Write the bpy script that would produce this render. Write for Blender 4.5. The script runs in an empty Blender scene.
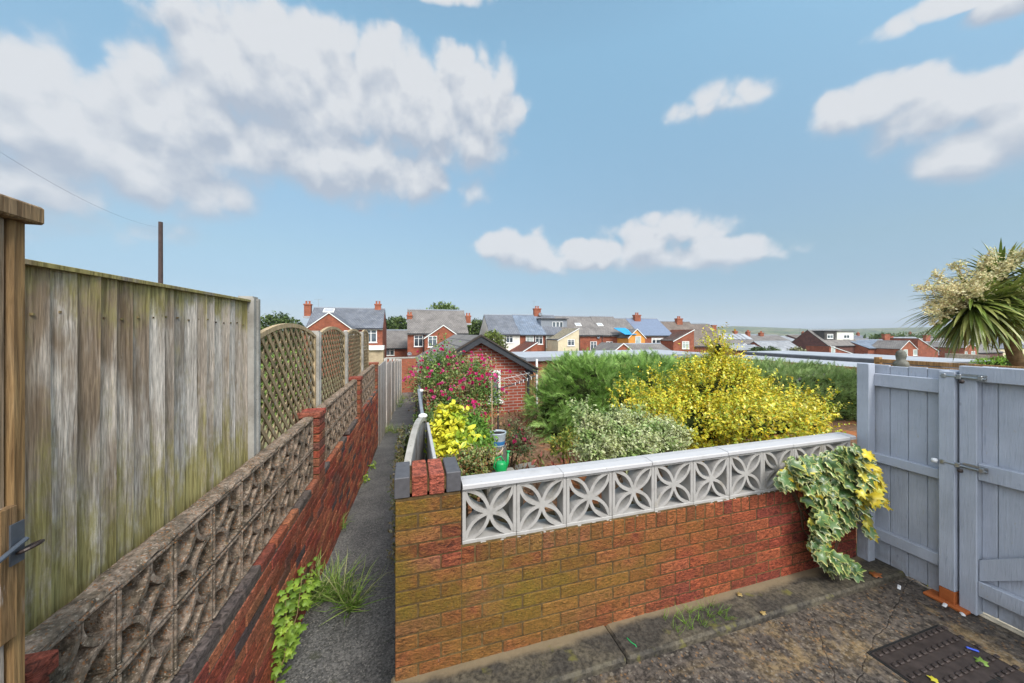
import bpy, math, random
import numpy as np
from mathutils import Vector, Matrix
R = random.Random(7)
NR = np.random.RandomState(11)
scene = bpy.context.scene
COL = scene.collection
rad = math.radians
# ---------------------------------------------------------------- camera, sky, sun, exposure
SKY_TINT = (1.5, 1.5, 1.5, 1)
SKY_STR = .105
CLOUD_STR = .40
SUN_STR = 1.8
FILL_BANK = 2.8  # extra brightness of the fill-light cloud added out of view
EXPO = 1.14
HAZE = 0.00020
PUFF = .82
FOC = 345.0
YAW = math.atan(102 / 345)
SY, CY = math.sin(YAW), math.cos(YAW)
cam_d = bpy.data.cameras.new('camera')
cam = bpy.data.objects.new('camera', cam_d)
COL.objects.link(cam)
cam_d.sensor_width = 36
cam_d.lens = 36 * FOC / 1024
cam_d.shift_y = -8.5 / 1024
cam_d.clip_start = 0.05
cam_d.clip_end = 9000
cam.location = (0, 0, 0)
cam.rotation_euler = (rad(90), 0, -YAW)
scene.camera = cam

def ray(u, v):
    a = (u - 512) / FOC
    return (SY + CY * a, CY - SY * a, (333 - v) / FOC)
def at_y(u, v, y):
    d = ray(u, v); t = y / d[1]
    return Vector((d[0] * t, y, d[2] * t))
def at_x(u, v, x):
    d = ray(u, v); t = x / d[0]
    return Vector((x, d[1] * t, d[2] * t))
def at_d(u, v, t):
    d = ray(u, v)
    return Vector((d[0] * t, d[1] * t, d[2] * t))

SUN_EL, SUN_AZ = rad(46), rad(163)      # azimuth clockwise from +Y: the sun is high behind the camera, a little to the right
world = bpy.data.worlds.new('World')
scene.world = world
world.use_nodes = True
wn, wl = world.node_tree.nodes, world.node_tree.links
wn.clear()
def wmath(op, a, b=None, c=None, clamp=False):
    n = wn.new('ShaderNodeMath'); n.operation = op; n.use_clamp = clamp
    for i, x in enumerate((a, b, c)):
        if x is None: continue
        if isinstance(x, (int, float)): n.inputs[i].default_value = x
        else: wl.new(x, n.inputs[i])
    return n.outputs[0]
w_out = wn.new('ShaderNodeOutputWorld')
sky = wn.new('ShaderNodeTexSky')
sky.sky_type = 'NISHITA'
sky.sun_disc = False
sky.sun_elevation = SUN_EL
sky.sun_rotation = SUN_AZ
sky.altitude = 100
sky.air_density = 1.0
sky.dust_density = 1.2
sky.ozone_density = 1.2
tint = wn.new('ShaderNodeMix'); tint.data_type = 'RGBA'; tint.blend_type = 'MULTIPLY'
tint.inputs[0].default_value = 1
wl.new(sky.outputs[0], tint.inputs[6])
tint.inputs[7].default_value = (SKY_TINT)
sky_sep = wn.new('ShaderNodeSeparateXYZ'); sky_tc = wn.new('ShaderNodeTexCoord'); wl.new(sky_tc.outputs['Generated'], sky_sep.inputs[0])
grade = wn.new('ShaderNodeValToRGB'); wl.new(sky_sep.outputs[2], grade.inputs[0])      # a clear summer sky, paler but not white towards the horizon
stops = [(0, (.36, .42, .52)), (.08, (.37, .44, .52)), (.12, (.41, .48, .51)), (.20, (.57, .62, .56)), (.30, (.74, .80, .70)), (.437, (.95, 1.07, .90)), (.62, (1.22, 1.44, 1.17)), (1, (1.22, 1.44, 1.17))]
while len(grade.color_ramp.elements) < len(stops): grade.color_ramp.elements.new(.5)
for e_, (p_, c_) in zip(grade.color_ramp.elements, stops): e_.position = p_; e_.color = (*[k / 1.5 for k in c_], 1)
gm = wn.new('ShaderNodeMix'); gm.data_type = 'RGBA'; gm.blend_type = 'MULTIPLY'; gm.inputs[0].default_value = 1
wl.new(tint.outputs[2], gm.inputs[6]); wl.new(grade.outputs[0], gm.inputs[7])
bg_sky = wn.new('ShaderNodeBackground'); bg_sky.inputs[1].default_value = SKY_STR
wl.new(gm.outputs[2], bg_sky.inputs[0])
tc = wn.new('ShaderNodeTexCoord')
sep = wn.new('ShaderNodeSeparateXYZ'); wl.new(tc.outputs['Generated'], sep.inputs[0])
w_az = wmath('ARCTAN2', sep.outputs[0], sep.outputs[1])
w_el = wmath('ARCSINE', sep.outputs[2])
comb = wn.new('ShaderNodeCombineXYZ'); wl.new(w_az, comb.inputs[0]); wl.new(w_el, comb.inputs[1])
def azel(u, v):
    d = ray(u, v); n = math.sqrt(sum(k * k for k in d))
    return math.atan2(d[0], d[1]), math.asin(d[2] / n)
CLOUDS = [  # where each cloud bank hangs: centre and radii (in the photograph's pixels, turned into azimuth and elevation), weight
    (275, 85, 115, 85, 1.1), (190, 120, 95, 70, 1.0), (385, 105, 105, 72, 1.1), (455, 120, 75, 68, 1.05), (70, 120, 105, 66, 1.0),
    (-30, 110, 110, 76, 1.0), (120, 160, 170, 56, 1.15), (320, 160, 190, 50, 1.1), (10, 180, 160, 42, .95),
    (728, 98, 56, 20, .45), (880, 100, 70, 30, .85), (940, 112, 80, 38, .95), (1030, 112, 90, 56, 1.1), (985, 145, 95, 40, .9), (1000, 90, 60, 30, .9),
    (1080, 60, 120, 40, .5), (590, 258, 120, 18, .8), (515, 248, 48, 20, .7), (700, 256, 95, 18, .8), (668, 236, 62, 22, .52),
    (960, -2, 120, 16, .8), (1010, 4, 60, 14, .7), (440, -6, 60, 12, .7), (60, 215, 140, 26, .50),]
def cloud_density(off):
    mp = wn.new('ShaderNodeVectorMath'); mp.operation = 'ADD'
    wl.new(comb.outputs[0], mp.inputs[0]); mp.inputs[1].default_value = (0, off, 0)
    best = None
    for (u, v, ru, rv, wt) in CLOUDS:
        a0, e0 = azel(u, v)
        ra = abs(azel(u + ru, v)[0] - azel(u - ru, v)[0]) / 2
        re = abs(azel(u, v + rv)[1] - azel(u, v - rv)[1]) / 2
        s = wn.new('ShaderNodeVectorMath'); s.operation = 'SUBTRACT'
        wl.new(mp.outputs[0], s.inputs[0]); s.inputs[1].default_value = (a0, e0, 0)
        m = wn.new('ShaderNodeVectorMath'); m.operation = 'MULTIPLY'
        wl.new(s.outputs[0], m.inputs[0]); m.inputs[1].default_value = (1 / ra, 1 / re, 0)
        l = wn.new('ShaderNodeVectorMath'); l.operation = 'LENGTH'; wl.new(m.outputs[0], l.inputs[0])
        r2 = wmath('MULTIPLY', l.outputs['Value'], l.outputs['Value'])
        g = wmath('MULTIPLY_ADD', r2, -wt, wt)
        best = g if best is None else wmath('SMOOTH_MAX', best, g, .25)
    wnz = wn.new('ShaderNodeTexNoise'); wnz.inputs['Scale'].default_value = 9; wnz.inputs['Detail'].default_value = 3; wl.new(mp.outputs[0], wnz.inputs['Vector'])
    wsc = wn.new('ShaderNodeVectorMath'); wsc.operation = 'SCALE'; wl.new(wnz.outputs[1], wsc.inputs[0]); wsc.inputs['Scale'].default_value = .10
    warp = wn.new('ShaderNodeVectorMath'); warp.operation = 'ADD'; wl.new(mp.outputs[0], warp.inputs[0]); wl.new(wsc.outputs[0], warp.inputs[1])
    nz = wn.new('ShaderNodeTexNoise'); nz.inputs['Scale'].default_value = 6.5; nz.inputs['Detail'].default_value = 7; nz.inputs['Roughness'].default_value = .60
    wl.new(mp.outputs[0], nz.inputs['Vector'])
    bl_ = wn.new('ShaderNodeTexVoronoi'); bl_.feature = 'F1'; bl_.inputs['Scale'].default_value = 11; bl_.inputs['Detail'].default_value = 1; bl_.inputs['Roughness'].default_value = .55
    wl.new(warp.outputs[0], bl_.inputs['Vector'])
    puff = wmath('MULTIPLY_ADD', bl_.outputs['Distance'], -.9, PUFF)
    best = wmath('MAXIMUM', best, -1.0)
    return best, wmath('ADD', wmath('ADD', best, puff), wmath('MULTIPLY_ADD', nz.outputs[0], 2.0, -1.02))
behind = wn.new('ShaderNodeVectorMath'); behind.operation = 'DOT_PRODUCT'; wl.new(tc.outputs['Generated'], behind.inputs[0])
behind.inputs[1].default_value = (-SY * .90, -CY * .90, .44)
fill_bank = wn.new('ShaderNodeMapRange'); fill_bank.interpolation_type = 'SMOOTHSTEP'; wl.new(behind.outputs['Value'], fill_bank.inputs[0])   # unseen bright cloud, added behind the camera to fill sideways-facing surfaces
fill_bank.inputs[1].default_value = .12; fill_bank.inputs[2].default_value = .60
b0, d0 = cloud_density(0)
d0 = wmath('MULTIPLY_ADD', fill_bank.outputs[0], 1.8, d0)
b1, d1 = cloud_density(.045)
d1 = wmath('MULTIPLY_ADD', fill_bank.outputs[0], 1.8, d1)
large = wmath('SUBTRACT', b0, b1)                                   # above zero on a cloud's upper side
alpha = wn.new('ShaderNodeMapRange'); alpha.interpolation_type = 'SMOOTHERSTEP'
wl.new(d0, alpha.inputs[0]); alpha.inputs[1].default_value = -.24; wl.new(wmath('MAXIMUM', wmath('MULTIPLY_ADD', large, -1.2, .82), .52), alpha.inputs[2])
alpha.inputs[4].default_value = .93
relief = wmath('ADD', wmath('MULTIPLY_ADD', large, .95, .44), wmath('MULTIPLY', wmath('SUBTRACT', wmath('SUBTRACT', d0, d1), large), .72), clamp=True)   # lit where the cloud thins upward
cr = wn.new('ShaderNodeValToRGB')
cr.color_ramp.elements[0].color = (.52, .58, .68, 1); cr.color_ramp.elements[0].position = .15
cr.color_ramp.elements[1].color = (.87, .88, .905, 1); cr.color_ramp.elements[1].position = .75
wl.new(relief, cr.inputs[0])
bg_cl = wn.new('ShaderNodeBackground'); bg_cl.inputs[1].default_value = CLOUD_STR
wl.new(cr.outputs[0], bg_cl.inputs[0]); wl.new(wmath('MULTIPLY_ADD', fill_bank.outputs[0], CLOUD_STR * FILL_BANK, CLOUD_STR), bg_cl.inputs[1])
mixw = wn.new('ShaderNodeMixShader')
wl.new(alpha.outputs[0], mixw.inputs[0]); wl.new(bg_sky.outputs[0], mixw.inputs[1]); wl.new(bg_cl.outputs[0], mixw.inputs[2])
wl.new(mixw.outputs[0], w_out.inputs[0])
world.cycles.sampling_method = 'MANUAL'; world.cycles.sample_map_resolution = 512

sun_d = bpy.data.lights.new('sun', 'SUN')
sun_d.energy = SUN_STR; sun_d.angle = rad(20); sun_d.color = (1, .955, .89)
sun = bpy.data.objects.new('sun', sun_d); COL.objects.link(sun)
sd = Vector((math.sin(SUN_AZ) * math.cos(SUN_EL), math.cos(SUN_AZ) * math.cos(SUN_EL), math.sin(SUN_EL)))
sun.rotation_euler = (-sd).to_track_quat('-Z', 'Y').to_euler()
scene.view_settings.view_transform = 'Standard'
scene.view_settings.look = 'None'
scene.view_settings.exposure = EXPO
scene.view_settings.gamma = 1
scene.cycles.max_bounces = 6
scene.cycles.transparent_max_bounces = 6

# ---------------------------------------------------------------- materials
class Mat:
    """small wrapper for building a procedural node material"""
    def __init__(s, name, rough=.85, spec=.3):
        s.m = bpy.data.materials.new(name); s.m.use_nodes = True
        s.n, s.l = s.m.node_tree.nodes, s.m.node_tree.links
        s.b = s.n['Principled BSDF']
        s.b.inputs['Roughness'].default_value = rough
        s.b.inputs['Specular IOR Level'].default_value = spec
        s.tc = None
    def put(s, sock, x):
        if hasattr(x, 'links'): s.l.new(x, sock)
        elif isinstance(x, tuple) and len(x) == 3 and sock.type == 'RGBA': sock.default_value = (*x, 1)
        else: sock.default_value = x
    def coord(s, scale=(1, 1, 1), kind='Object', rot=(0, 0, 0)):
        if s.tc is None: s.tc = s.n.new('ShaderNodeTexCoord')
        m = s.n.new('ShaderNodeMapping'); s.l.new(s.tc.outputs[kind], m.inputs[0])
        m.inputs['Scale'].default_value = scale; m.inputs['Rotation'].default_value = rot
        return m.outputs[0]
    def wpos(s, scale=(1, 1, 1)):
        g = s.n.new('ShaderNodeNewGeometry')
        m = s.n.new('ShaderNodeMapping'); s.l.new(g.outputs['Position'], m.inputs[0])
        m.inputs['Scale'].default_value = scale
        return m.outputs[0]
    def noise(s, vec, scale, detail=5, rough=.55, dist=0, col=False):
        n = s.n.new('ShaderNodeTexNoise'); s.l.new(vec, n.inputs['Vector'])
        n.inputs['Scale'].default_value = scale; n.inputs['Detail'].default_value = detail
        n.inputs['Roughness'].default_value = rough; n.inputs['Distortion'].default_value = dist
        return n.outputs[1 if col else 0]
    def voro(s, vec, scale, feature='F1', out='Distance', rnd=1):
        n = s.n.new('ShaderNodeTexVoronoi'); n.feature = feature; s.l.new(vec, n.inputs['Vector'])
        n.inputs['Scale'].default_value = scale; n.inputs['Randomness'].default_value = rnd
        return n.outputs[out]
    def ramp(s, x, stops, interp='LINEAR'):
        n = s.n.new('ShaderNodeValToRGB'); s.l.new(x, n.inputs[0]); cr = n.color_ramp; cr.interpolation = interp
        while len(cr.elements) < len(stops): cr.elements.new(.5)
        for e, (p, c) in zip(cr.elements, stops):
            e.position = p; e.color = (c, c, c, 1) if isinstance(c, (int, float)) else (*c, 1)
        return n.outputs[0]
    def mr(s, x, a, b, c=0, d=1, smooth=True):
        n = s.n.new('ShaderNodeMapRange'); s.l.new(x, n.inputs[0])
        if smooth: n.interpolation_type = 'SMOOTHSTEP'
        for i, k in enumerate((a, b, c, d)): n.inputs[i + 1].default_value = k
        return n.outputs[0]
    def mix(s, f, a, b, mode='MIX'):
        n = s.n.new('ShaderNodeMix'); n.data_type = 'RGBA'; n.blend_type = mode
        s.put(n.inputs[0], f); s.put(n.inputs[6], a); s.put(n.inputs[7], b)
        return n.outputs[2]
    def math(s, op, a, b=None, c=None, clamp=False):
        n = s.n.new('ShaderNodeMath'); n.operation = op; n.use_clamp = clamp
        for i, x in enumerate((a, b, c)):
            if x is not None: s.put(n.inputs[i], x)
        return n.outputs[0]
    def attr(s, name='Col', out='Color'):
        n = s.n.new('ShaderNodeAttribute'); n.attribute_name = name
        return n.outputs[out]
    def xyz(s, vec):
        n = s.n.new('ShaderNodeSeparateXYZ'); s.l.new(vec, n.inputs[0]); return n.outputs
    def color(s, x): s.put(s.b.inputs['Base Color'], x); return s
    def rough(s, x): s.put(s.b.inputs['Roughness'], x); return s
    def bump(s, h, strength=.5, dist=.01):
        n = s.n.new('ShaderNodeBump'); n.inputs['Strength'].default_value = strength; n.inputs['Distance'].default_value = dist
        s.put(n.inputs['Height'], h)
        prev = s.b.inputs['Normal']
        if prev.is_linked: s.l.new(prev.links[0].from_socket, n.inputs['Normal'])
        s.l.new(n.outputs[0], prev)
        return s
M = {}
def plain(name, col, rough=.6, metal=0, var=.25, scale=8, spec=.4, bump=0):
    m = Mat(name, rough, spec)
    n = m.noise(m.coord(), scale, 6, .6)
    m.color(m.mix(1.0, col, m.ramp(n, [(.3, 1 - var), (.7, 1 + var * .3)]), 'MULTIPLY'))
    m.b.inputs['Metallic'].default_value = metal
    if bump: m.bump(n, bump, .004)
    M[name] = m.m
    return m

# weathered rock-faced brick, colour of each brick in its colour attribute, algae where the attribute "Moss" says
def brick_mat(name, moss_col, moss_col2, wet=.75, bumpd=.022, darkspeck=.5):
    m = Mat(name, wet, .35)
    w = m.wpos()
    col = m.attr('Col')
    n1 = m.noise(m.wpos((1, 1, 2.6)), 34, 7, .70, 1.0)
    n2 = m.noise(w, 90, 4, .6)
    n3 = m.noise(w, 2.6, 5, .6)
    c = m.mix(1, col, m.ramp(n1, [(.37, .22), (.49, .75), (.61, 1.40)]), 'MULTIPLY')
    moss = m.math('MULTIPLY', m.attr('Moss', 'Fac'), m.mr(m.math('ADD', m.math('MULTIPLY', n3, .75), m.math('MULTIPLY', n1, .45)), .42, .74))
    mc = m.mix(m.mr(n2, .4, .65), moss_col, moss_col2)
    c = m.mix(moss, c, mc)
    c = m.mix(m.mr(m.noise(w, 60, 3, .7), .66, .74, 0, darkspeck), c, (.03, .025, .02))
    c = m.mix(m.mr(m.noise(w, 75, 2, .5), .73, .78, 0, .35), c, (.5, .45, .38))
    m.color(c)
    m.bump(n1, 1.0, bumpd); m.bump(n2, .5, .004)
    M[name] = m.m
brick_mat('brick_mossy', (.235, .15, .014), (.13, .105, .012))
brick_mat('brick_path', (.08, .06, .02), (.20, .15, .10), darkspeck=.4)
m = Mat('mortar', .95, .1)
n = m.noise(m.wpos(), 40, 6, .6)
m.color(m.mix(m.mr(m.noise(m.wpos(), 3), .4, .6), m.ramp(n, [(.3, (.05, .03, .014)), (.7, (.12, .08, .04))]), m.ramp(n, [(.3, (.07, .045, .018)), (.7, (.16, .11, .05))])))
m.bump(n, .6, .006); M['mortar'] = m.m
m = Mat('mortar_pale', .95, .1)
n = m.noise(m.wpos(), 40, 6, .6)
m.color(m.ramp(n, [(.3, (.10, .08, .06)), (.7, (.27, .22, .17))])); m.bump(n, .6, .006); M['mortar_pale'] = m.m
# far brick: courses as a texture
def far_brick(name, c1, c2, mortar=(.20, .12, .085), bw=.225, bh=.075):
    m = Mat(name, .9, .2)
    tb = []
    for rot in ((rad(90), 0, 0),):
        pass
    pos = m.xyz(m.wpos())
    cb = m.n.new('ShaderNodeCombineXYZ')
    m.l.new(m.math('ADD', pos[0], pos[1]), cb.inputs[0]); m.l.new(pos[2], cb.inputs[1])
    br = m.n.new('ShaderNodeTexBrick'); m.l.new(cb.outputs[0], br.inputs[0])
    br.inputs['Scale'].default_value = 1; br.inputs['Brick Width'].default_value = bw; br.inputs['Row Height'].default_value = bh
    br.inputs['Mortar Size'].default_value = .009; br.inputs['Color1'].default_value = (*c1, 1); br.inputs['Color2'].default_value = (*c2, 1)
    br.inputs['Mortar'].default_value = (*mortar, 1); br.inputs['Bias'].default_value = -.1
    n = m.noise(m.wpos(), 1.3, 6, .65)
    c = m.mix(1, br.outputs[0], m.ramp(n, [(.3, .62), (.7, 1.15)]), 'MULTIPLY')
    c = m.mix(m.mr(m.noise(m.wpos(), 9, 4), .62, .78, 0, .25), c, (.36, .25, .2))
    m.color(c); m.bump(br.outputs[1], -.5, .006)
    M[name] = m.m
far_brick('red_brick', (.34, .09, .045), (.24, .06, .034))
far_brick('orange_brick', (.38, .11, .055), (.30, .08, .042))
far_brick('dark_brick', (.17, .055, .04), (.10, .04, .035), (.12, .1, .09))
far_brick('shed_brick', (.36, .085, .05), (.28, .065, .04), (.38, .31, .27))
far_brick('buff_brick', (.42, .33, .2), (.36, .27, .16), (.4, .35, .28))

def tile_mat(name, c1, c2, row=.28, w=.3):
    m = Mat(name, .75, .3)
    v = m.coord((1, 1, 1), 'UV')
    br = m.n.new('ShaderNodeTexBrick'); m.l.new(v, br.inputs[0])
    br.inputs['Scale'].default_value = 1; br.inputs['Brick Width'].default_value = w; br.inputs['Row Height'].default_value = row
    br.inputs['Mortar Size'].default_value = .018; br.inputs['Color1'].default_value = (*c1, 1); br.inputs['Color2'].default_value = (*c2, 1)
    br.inputs['Mortar'].default_value = tuple(k * .4 for k in c1) + (1,)
    n = m.noise(m.wpos(), .9, 7, .7)
    c = m.mix(1, br.outputs[0], m.ramp(n, [(.3, .65), (.7, 1.25)]), 'MULTIPLY')
    c = m.mix(m.mr(m.noise(m.wpos(), 3.5, 5), .58, .75, 0, .35), c, (.16, .15, .10))
    m.color(c); m.bump(br.outputs[1], -.6, .02)
    M[name] = m.m
tile_mat('slate', (.13, .14, .165), (.17, .18, .20))
tile_mat('slate_blue', (.15, .19, .25), (.19, .225, .28))
tile_mat('tile_grey', (.17, .155, .145), (.21, .19, .175))
tile_mat('tile_brown', (.15, .12, .10), (.19, .15, .125))
tile_mat('tile_pale', (.27, .28, .30), (.33, .34, .35))

# weathered closeboard timber: grain, knots, algae low down and in patches
def timber(name, base, dark, green=0, zlo=0, zhi=1, orange=0):
    m = Mat(name, .82, .25)
    a = m.attr('Col')
    o = m.math('MULTIPLY', m.attr('Moss', 'Fac'), 17.0)
    cb = m.n.new('ShaderNodeCombineXYZ'); p = m.xyz(m.wpos())
    m.l.new(m.math('ADD', p[0], o), cb.inputs[0]); m.l.new(m.math('ADD', p[1], o), cb.inputs[1]); m.l.new(p[2], cb.inputs[2])
    def mp(sc):
        k = m.n.new('ShaderNodeMapping'); m.l.new(cb.outputs[0], k.inputs[0]); k.inputs['Scale'].default_value = sc; return k.outputs[0]
    grain = m.noise(mp((11, 11, .55)), 9, 7, .58, .8)
    fine = m.noise(mp((30, 30, 1.6)), 12, 4, .6)
    big = m.noise(mp((1.6, 1.6, .9)), 2.2, 5, .65)
    c = m.ramp(grain, [(.27, dark), (.5, base), (.75, tuple(min(1, k * 1.6) for k in base))])
    c = m.mix(1, c, m.ramp(fine, [(.36, .62), (.60, 1.18)]), 'MULTIPLY')
    c = m.mix(m.mr(big, .56, .64, 0, .55), c, m.mix(m.mr(grain, .35, .65), (.15, .105, .065), (.32, .235, .15)))
    c = m.mix(1, c, a, 'MULTIPLY')
    kn = m.voro(mp((6, 6, 3.2)), 2.4)
    c = m.mix(m.mr(kn, .035, .06, .85, 0), c, (.045, .03, .02))
    ring = m.math('MULTIPLY', m.mr(kn, .12, .22, .75, 0), m.mr(fine, .45, .6))
    c = m.mix(ring, c, (.5, .46, .42))
    if green:
        nb = m.noise(mp((2.6, 2.6, 1.1)), 2.6, 7, .72)
        low = m.mr(p[2], zlo, zlo + .95, 1, 0)
        top = m.mr(p[2], zhi - .35, zhi, 0, .75)
        g = m.math('MULTIPLY', m.mr(m.math('ADD', nb, m.math('MULTIPLY', m.math('MAXIMUM', low, top), .34)), .57, .82), green)
        st = m.math('MULTIPLY', m.math('MULTIPLY', m.mr(p[2], -.70, -.25), m.mr(p[1], 2.15, 1.6)), m.mr(m.noise(mp((2.4, 2.4, .7)), 2.6, 5), .40, .55, 0, .85))
        c = m.mix(st, c, m.mix(m.mr(grain, .35, .62), (.12, .075, .04), (.25, .17, .10)))
        c = m.mix(g, c, m.mix(m.mr(grain, .35, .62), (.17, .14, .045), (.35, .30, .11)))
    if orange:
        c = m.mix(m.mr(m.noise(mp((2, 2, .5)), 3, 4), .42, .58, 0, orange), c, m.mix(m.mr(grain, .3, .7), (.15, .08, .03), (.33, .195, .075)))
    m.color(c)
    m.bump(grain, .6, .006); m.bump(fine, .4, .003); m.bump(kn, .3, .004)
    M[name] = m.m
timber('fence_board', (.47, .41, .35), (.28, .235, .19), .95, -1.0, .22)
timber('grey_board', (.38, .355, .325), (.22, .20, .18), .2, -3, 0)
timber('slat_brown', (.22, .165, .10), (.10, .07, .04), .45, -1.5, .3)
timber('gate_timber', (.36, .31, .27), (.12, .10, .09), .12, -2, 1)
timber('orange_post', (.26, .18, .10), (.13, .08, .04), .15, -2, 1, .75)
timber('larch_slat', (.36, .20, .085), (.20, .10, .04), 0, 0, 1, .4)

m = Mat('grey_paint', .55, .4)
w = m.wpos((14, 14, 1.4))
g = m.noise(w, 6, 6, .6, .4); n = m.noise(m.wpos(), 5, 6, .6)
c = m.mix(1, (.375, .405, .465), m.ramp(n, [(.3, .86), (.7, 1.08)]), 'MULTIPLY')
c = m.mix(m.mr(g, .60, .70, 0, .55), c, (.22, .255, .31))
c = m.mix(m.mr(m.noise(m.wpos((3, 3, 1)), 22, 4, .7), .67, .70, 0, .8), c, (.36, .33, .27))
z = m.xyz(m.wpos())[2]
c = m.mix(m.math('MULTIPLY', m.mr(z, -1.75, -1.5, .55, 0), m.mr(n, .4, .6)), c, (.12, .105, .07))
kn = m.voro(m.wpos((3.2, 3.2, 1.7)), 2.4)
c = m.mix(m.mr(kn, .03, .06, .5, 0), c, (.16, .17, .19))
m.color(c); m.bump(g, .6, .006); m.bump(kn, .15, .003); m.bump(m.noise(m.wpos((20, 20, 2)), 10, 4), .35, .002); M['grey_paint'] = m.m

m = Mat('block_paint', .6, .35)
n = m.noise(m.wpos(), 14, 6, .65)
c = m.mix(m.mr(n, .45, .68, 0, .55), (.355, .34, .32), (.25, .235, .215))
c = m.mix(m.mr(m.noise(m.wpos((1, 1, .5)), 9, 5), .60, .72, 0, .55), c, (.22, .19, .14))
m.color(c); m.bump(m.noise(m.wpos(), 70, 4), .3, .003); M['block_paint'] = m.m
m = Mat('coping_paint', .5, .4)
n = m.noise(m.wpos(), 11, 6, .65)
c = m.mix(m.mr(n, .5, .72, 0, .45), (.43, .42, .42), (.29, .275, .26))
c = m.mix(m.mr(m.noise(m.wpos(), 40, 3), .70, .75, 0, .6), c, (.18, .16, .12))
m.color(c); m.bump(m.noise(m.wpos(), 90, 3), .2, .002); M['coping_paint'] = m.m
# rough exposed-aggregate concrete of the old screen blocks
m = Mat('aggregate', .95, .15)
v = m.voro(m.wpos(), 190, 'F1', 'Color'); vd = m.voro(m.wpos(), 190)
n = m.noise(m.wpos(), 9, 6, .65); n2 = m.noise(m.wpos(), 45, 5, .7)
c = m.mix(m.mr(n, .4, .62), (.27, .205, .155), (.155, .12, .085))
c = m.mix(1, c, m.ramp(n2, [(.38, .45), (.60, 1.35)]), 'MULTIPLY')
spk = m.xyz(v)[0]
c = m.mix(m.mr(spk, .91, .94, 0, .7), c, (.46, .38, .30))
c = m.mix(m.mr(m.xyz(v)[1], .90, .93, 0, .8), c, (.30, .13, .05))
c = m.mix(m.mr(m.noise(m.wpos(), 5, 4), .55, .68, 0, .5), c, (.055, .05, .04))
c = m.mix(m.mr(m.noise(m.wpos(), 7, 4, .6), .64, .72, 0, .5), c, (.14, .13, .03))
m.color(c); m.bump(vd, .5, .003); m.bump(n2, .6, .006); M['aggregate'] = m.m
m = Mat('concrete', .9, .2)
n = m.noise(m.wpos(), 7, 7, .65)
c = m.ramp(n, [(.3, (.22, .205, .18)), (.7, (.40, .385, .35))])
c = m.mix(m.mr(m.noise(m.wpos(), 60, 4), .62, .7, 0, .6), c, (.12, .11, .08))
m.color(c); m.bump(m.noise(m.wpos(), 80, 4), .4, .003); M['concrete'] = m.m
# yard concrete: dark wet grey with ochre worn patches, pebbles, cracks
m = Mat('yard_concrete', .62, .35)
w = m.wpos()
n = m.noise(w, 1.7, 7, .68, .6); n2 = m.noise(w, 34, 6, .7); n3 = m.noise(w, 6, 6, .65, .4)
c = m.mix(1, (.060, .049, .040), m.ramp(n2, [(.39, .35), (.61, 1.8)]), 'MULTIPLY')
c = m.mix(m.math('MULTIPLY', m.mr(n, .46, .60), m.mr(n3, .42, .60)), c, m.mix(m.mr(n2, .4, .6), (.085, .058, .028), (.22, .155, .08)))
c = m.mix(m.mr(n3, .60, .72, 0, .7), c, (.035, .030, .024))
sp = m.xyz(m.voro(w, 95, 'F1', 'Color'))
c = m.mix(m.mr(sp[0], .93, .96, 0, .5), c, (.22, .19, .15))
c = m.mix(m.mr(sp[1], .95, .97, 0, .6), c, (.22, .12, .05))
cr_ = m.voro(m.mix(.10, m.wpos(), m.noise(w, 4, 5, col=True), 'ADD'), .8, 'DISTANCE_TO_EDGE')
c = m.mix(m.mr(cr_, .0005, .0014, .6, 0), c, (.015, .012, .01))
m.color(c); m.rough(m.ramp(n3, [(.35, .45), (.65, .8)]))
m.bump(n2, .8, .008); m.bump(m.mr(cr_, .0, .004), .6, .006); m.bump(m.voro(w, 95), .3, .003); M['yard_concrete'] = m.m
m = Mat('kerb_concrete', .8, .3)
n = m.noise(w_ := m.wpos((1, 1.5, 1)), 3, 7, .65, .4); n2 = m.noise(m.wpos(), 45, 6, .7)
c = m.mix(m.mr(n, .42, .62), (.042, .037, .030), (.080, .068, .048))
c = m.mix(1, c, m.ramp(n2, [(.38, .5), (.62, 1.5)]), 'MULTIPLY')
y = m.xyz(m.wpos())[1]
c = m.mix(m.math('MULTIPLY', m.mr(m.math('ADD', y, m.math('MULTIPLY', m.noise(m.wpos(), 5, 5), .12)), 1.775, 1.83), .8), c, (.21, .16, .095))
c = m.mix(m.math('MULTIPLY', m.mr(y, 1.60, 1.585), m.mr(m.noise(m.wpos(), 9, 5), .50, .66, 0, .6)), c, (.12, .105, .07))
c = m.mix(m.mr(m.noise(m.wpos(), 8, 5), .60, .70, 0, .7), c, (.13, .12, .03))
m.color(c); m.bump(n2, .7, .006); m.bump(n, .5, .01); M['kerb_concrete'] = m.m
m = Mat('path_asphalt', .55, .4)
n = m.noise(m.wpos(), 55, 6, .7); n2 = m.noise(m.wpos(), 2.4, 6, .62)
c = m.mix(1, m.mix(m.mr(n2, .38, .62), (.085, .082, .078), (.135, .129, .12)), m.ramp(n, [(.39, .45), (.61, 1.6)]), 'MULTIPLY')
sp = m.xyz(m.voro(m.wpos(), 120, 'F1', 'Color'))
c = m.mix(m.mr(sp[0], .90, .94, 0, .7), c, (.30, .28, .25))
c = m.mix(m.mr(m.noise(m.wpos(), 5, 5, .6), .60, .70, 0, .5), c, (.055, .06, .03))
m.color(c); m.bump(n, .8, .006); m.bump(m.voro(m.wpos(), 120), .3, .003); M['path_asphalt'] = m.m
m = Mat('garden_soil', .95, .1)
n = m.noise(m.wpos(), 14, 7, .7); n2 = m.noise(m.wpos(), 1.4, 5, .6)
c = m.ramp(n, [(.3, (.06, .035, .022)), (.5, (.17, .095, .055)), (.7, (.30, .19, .12))])
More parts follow.
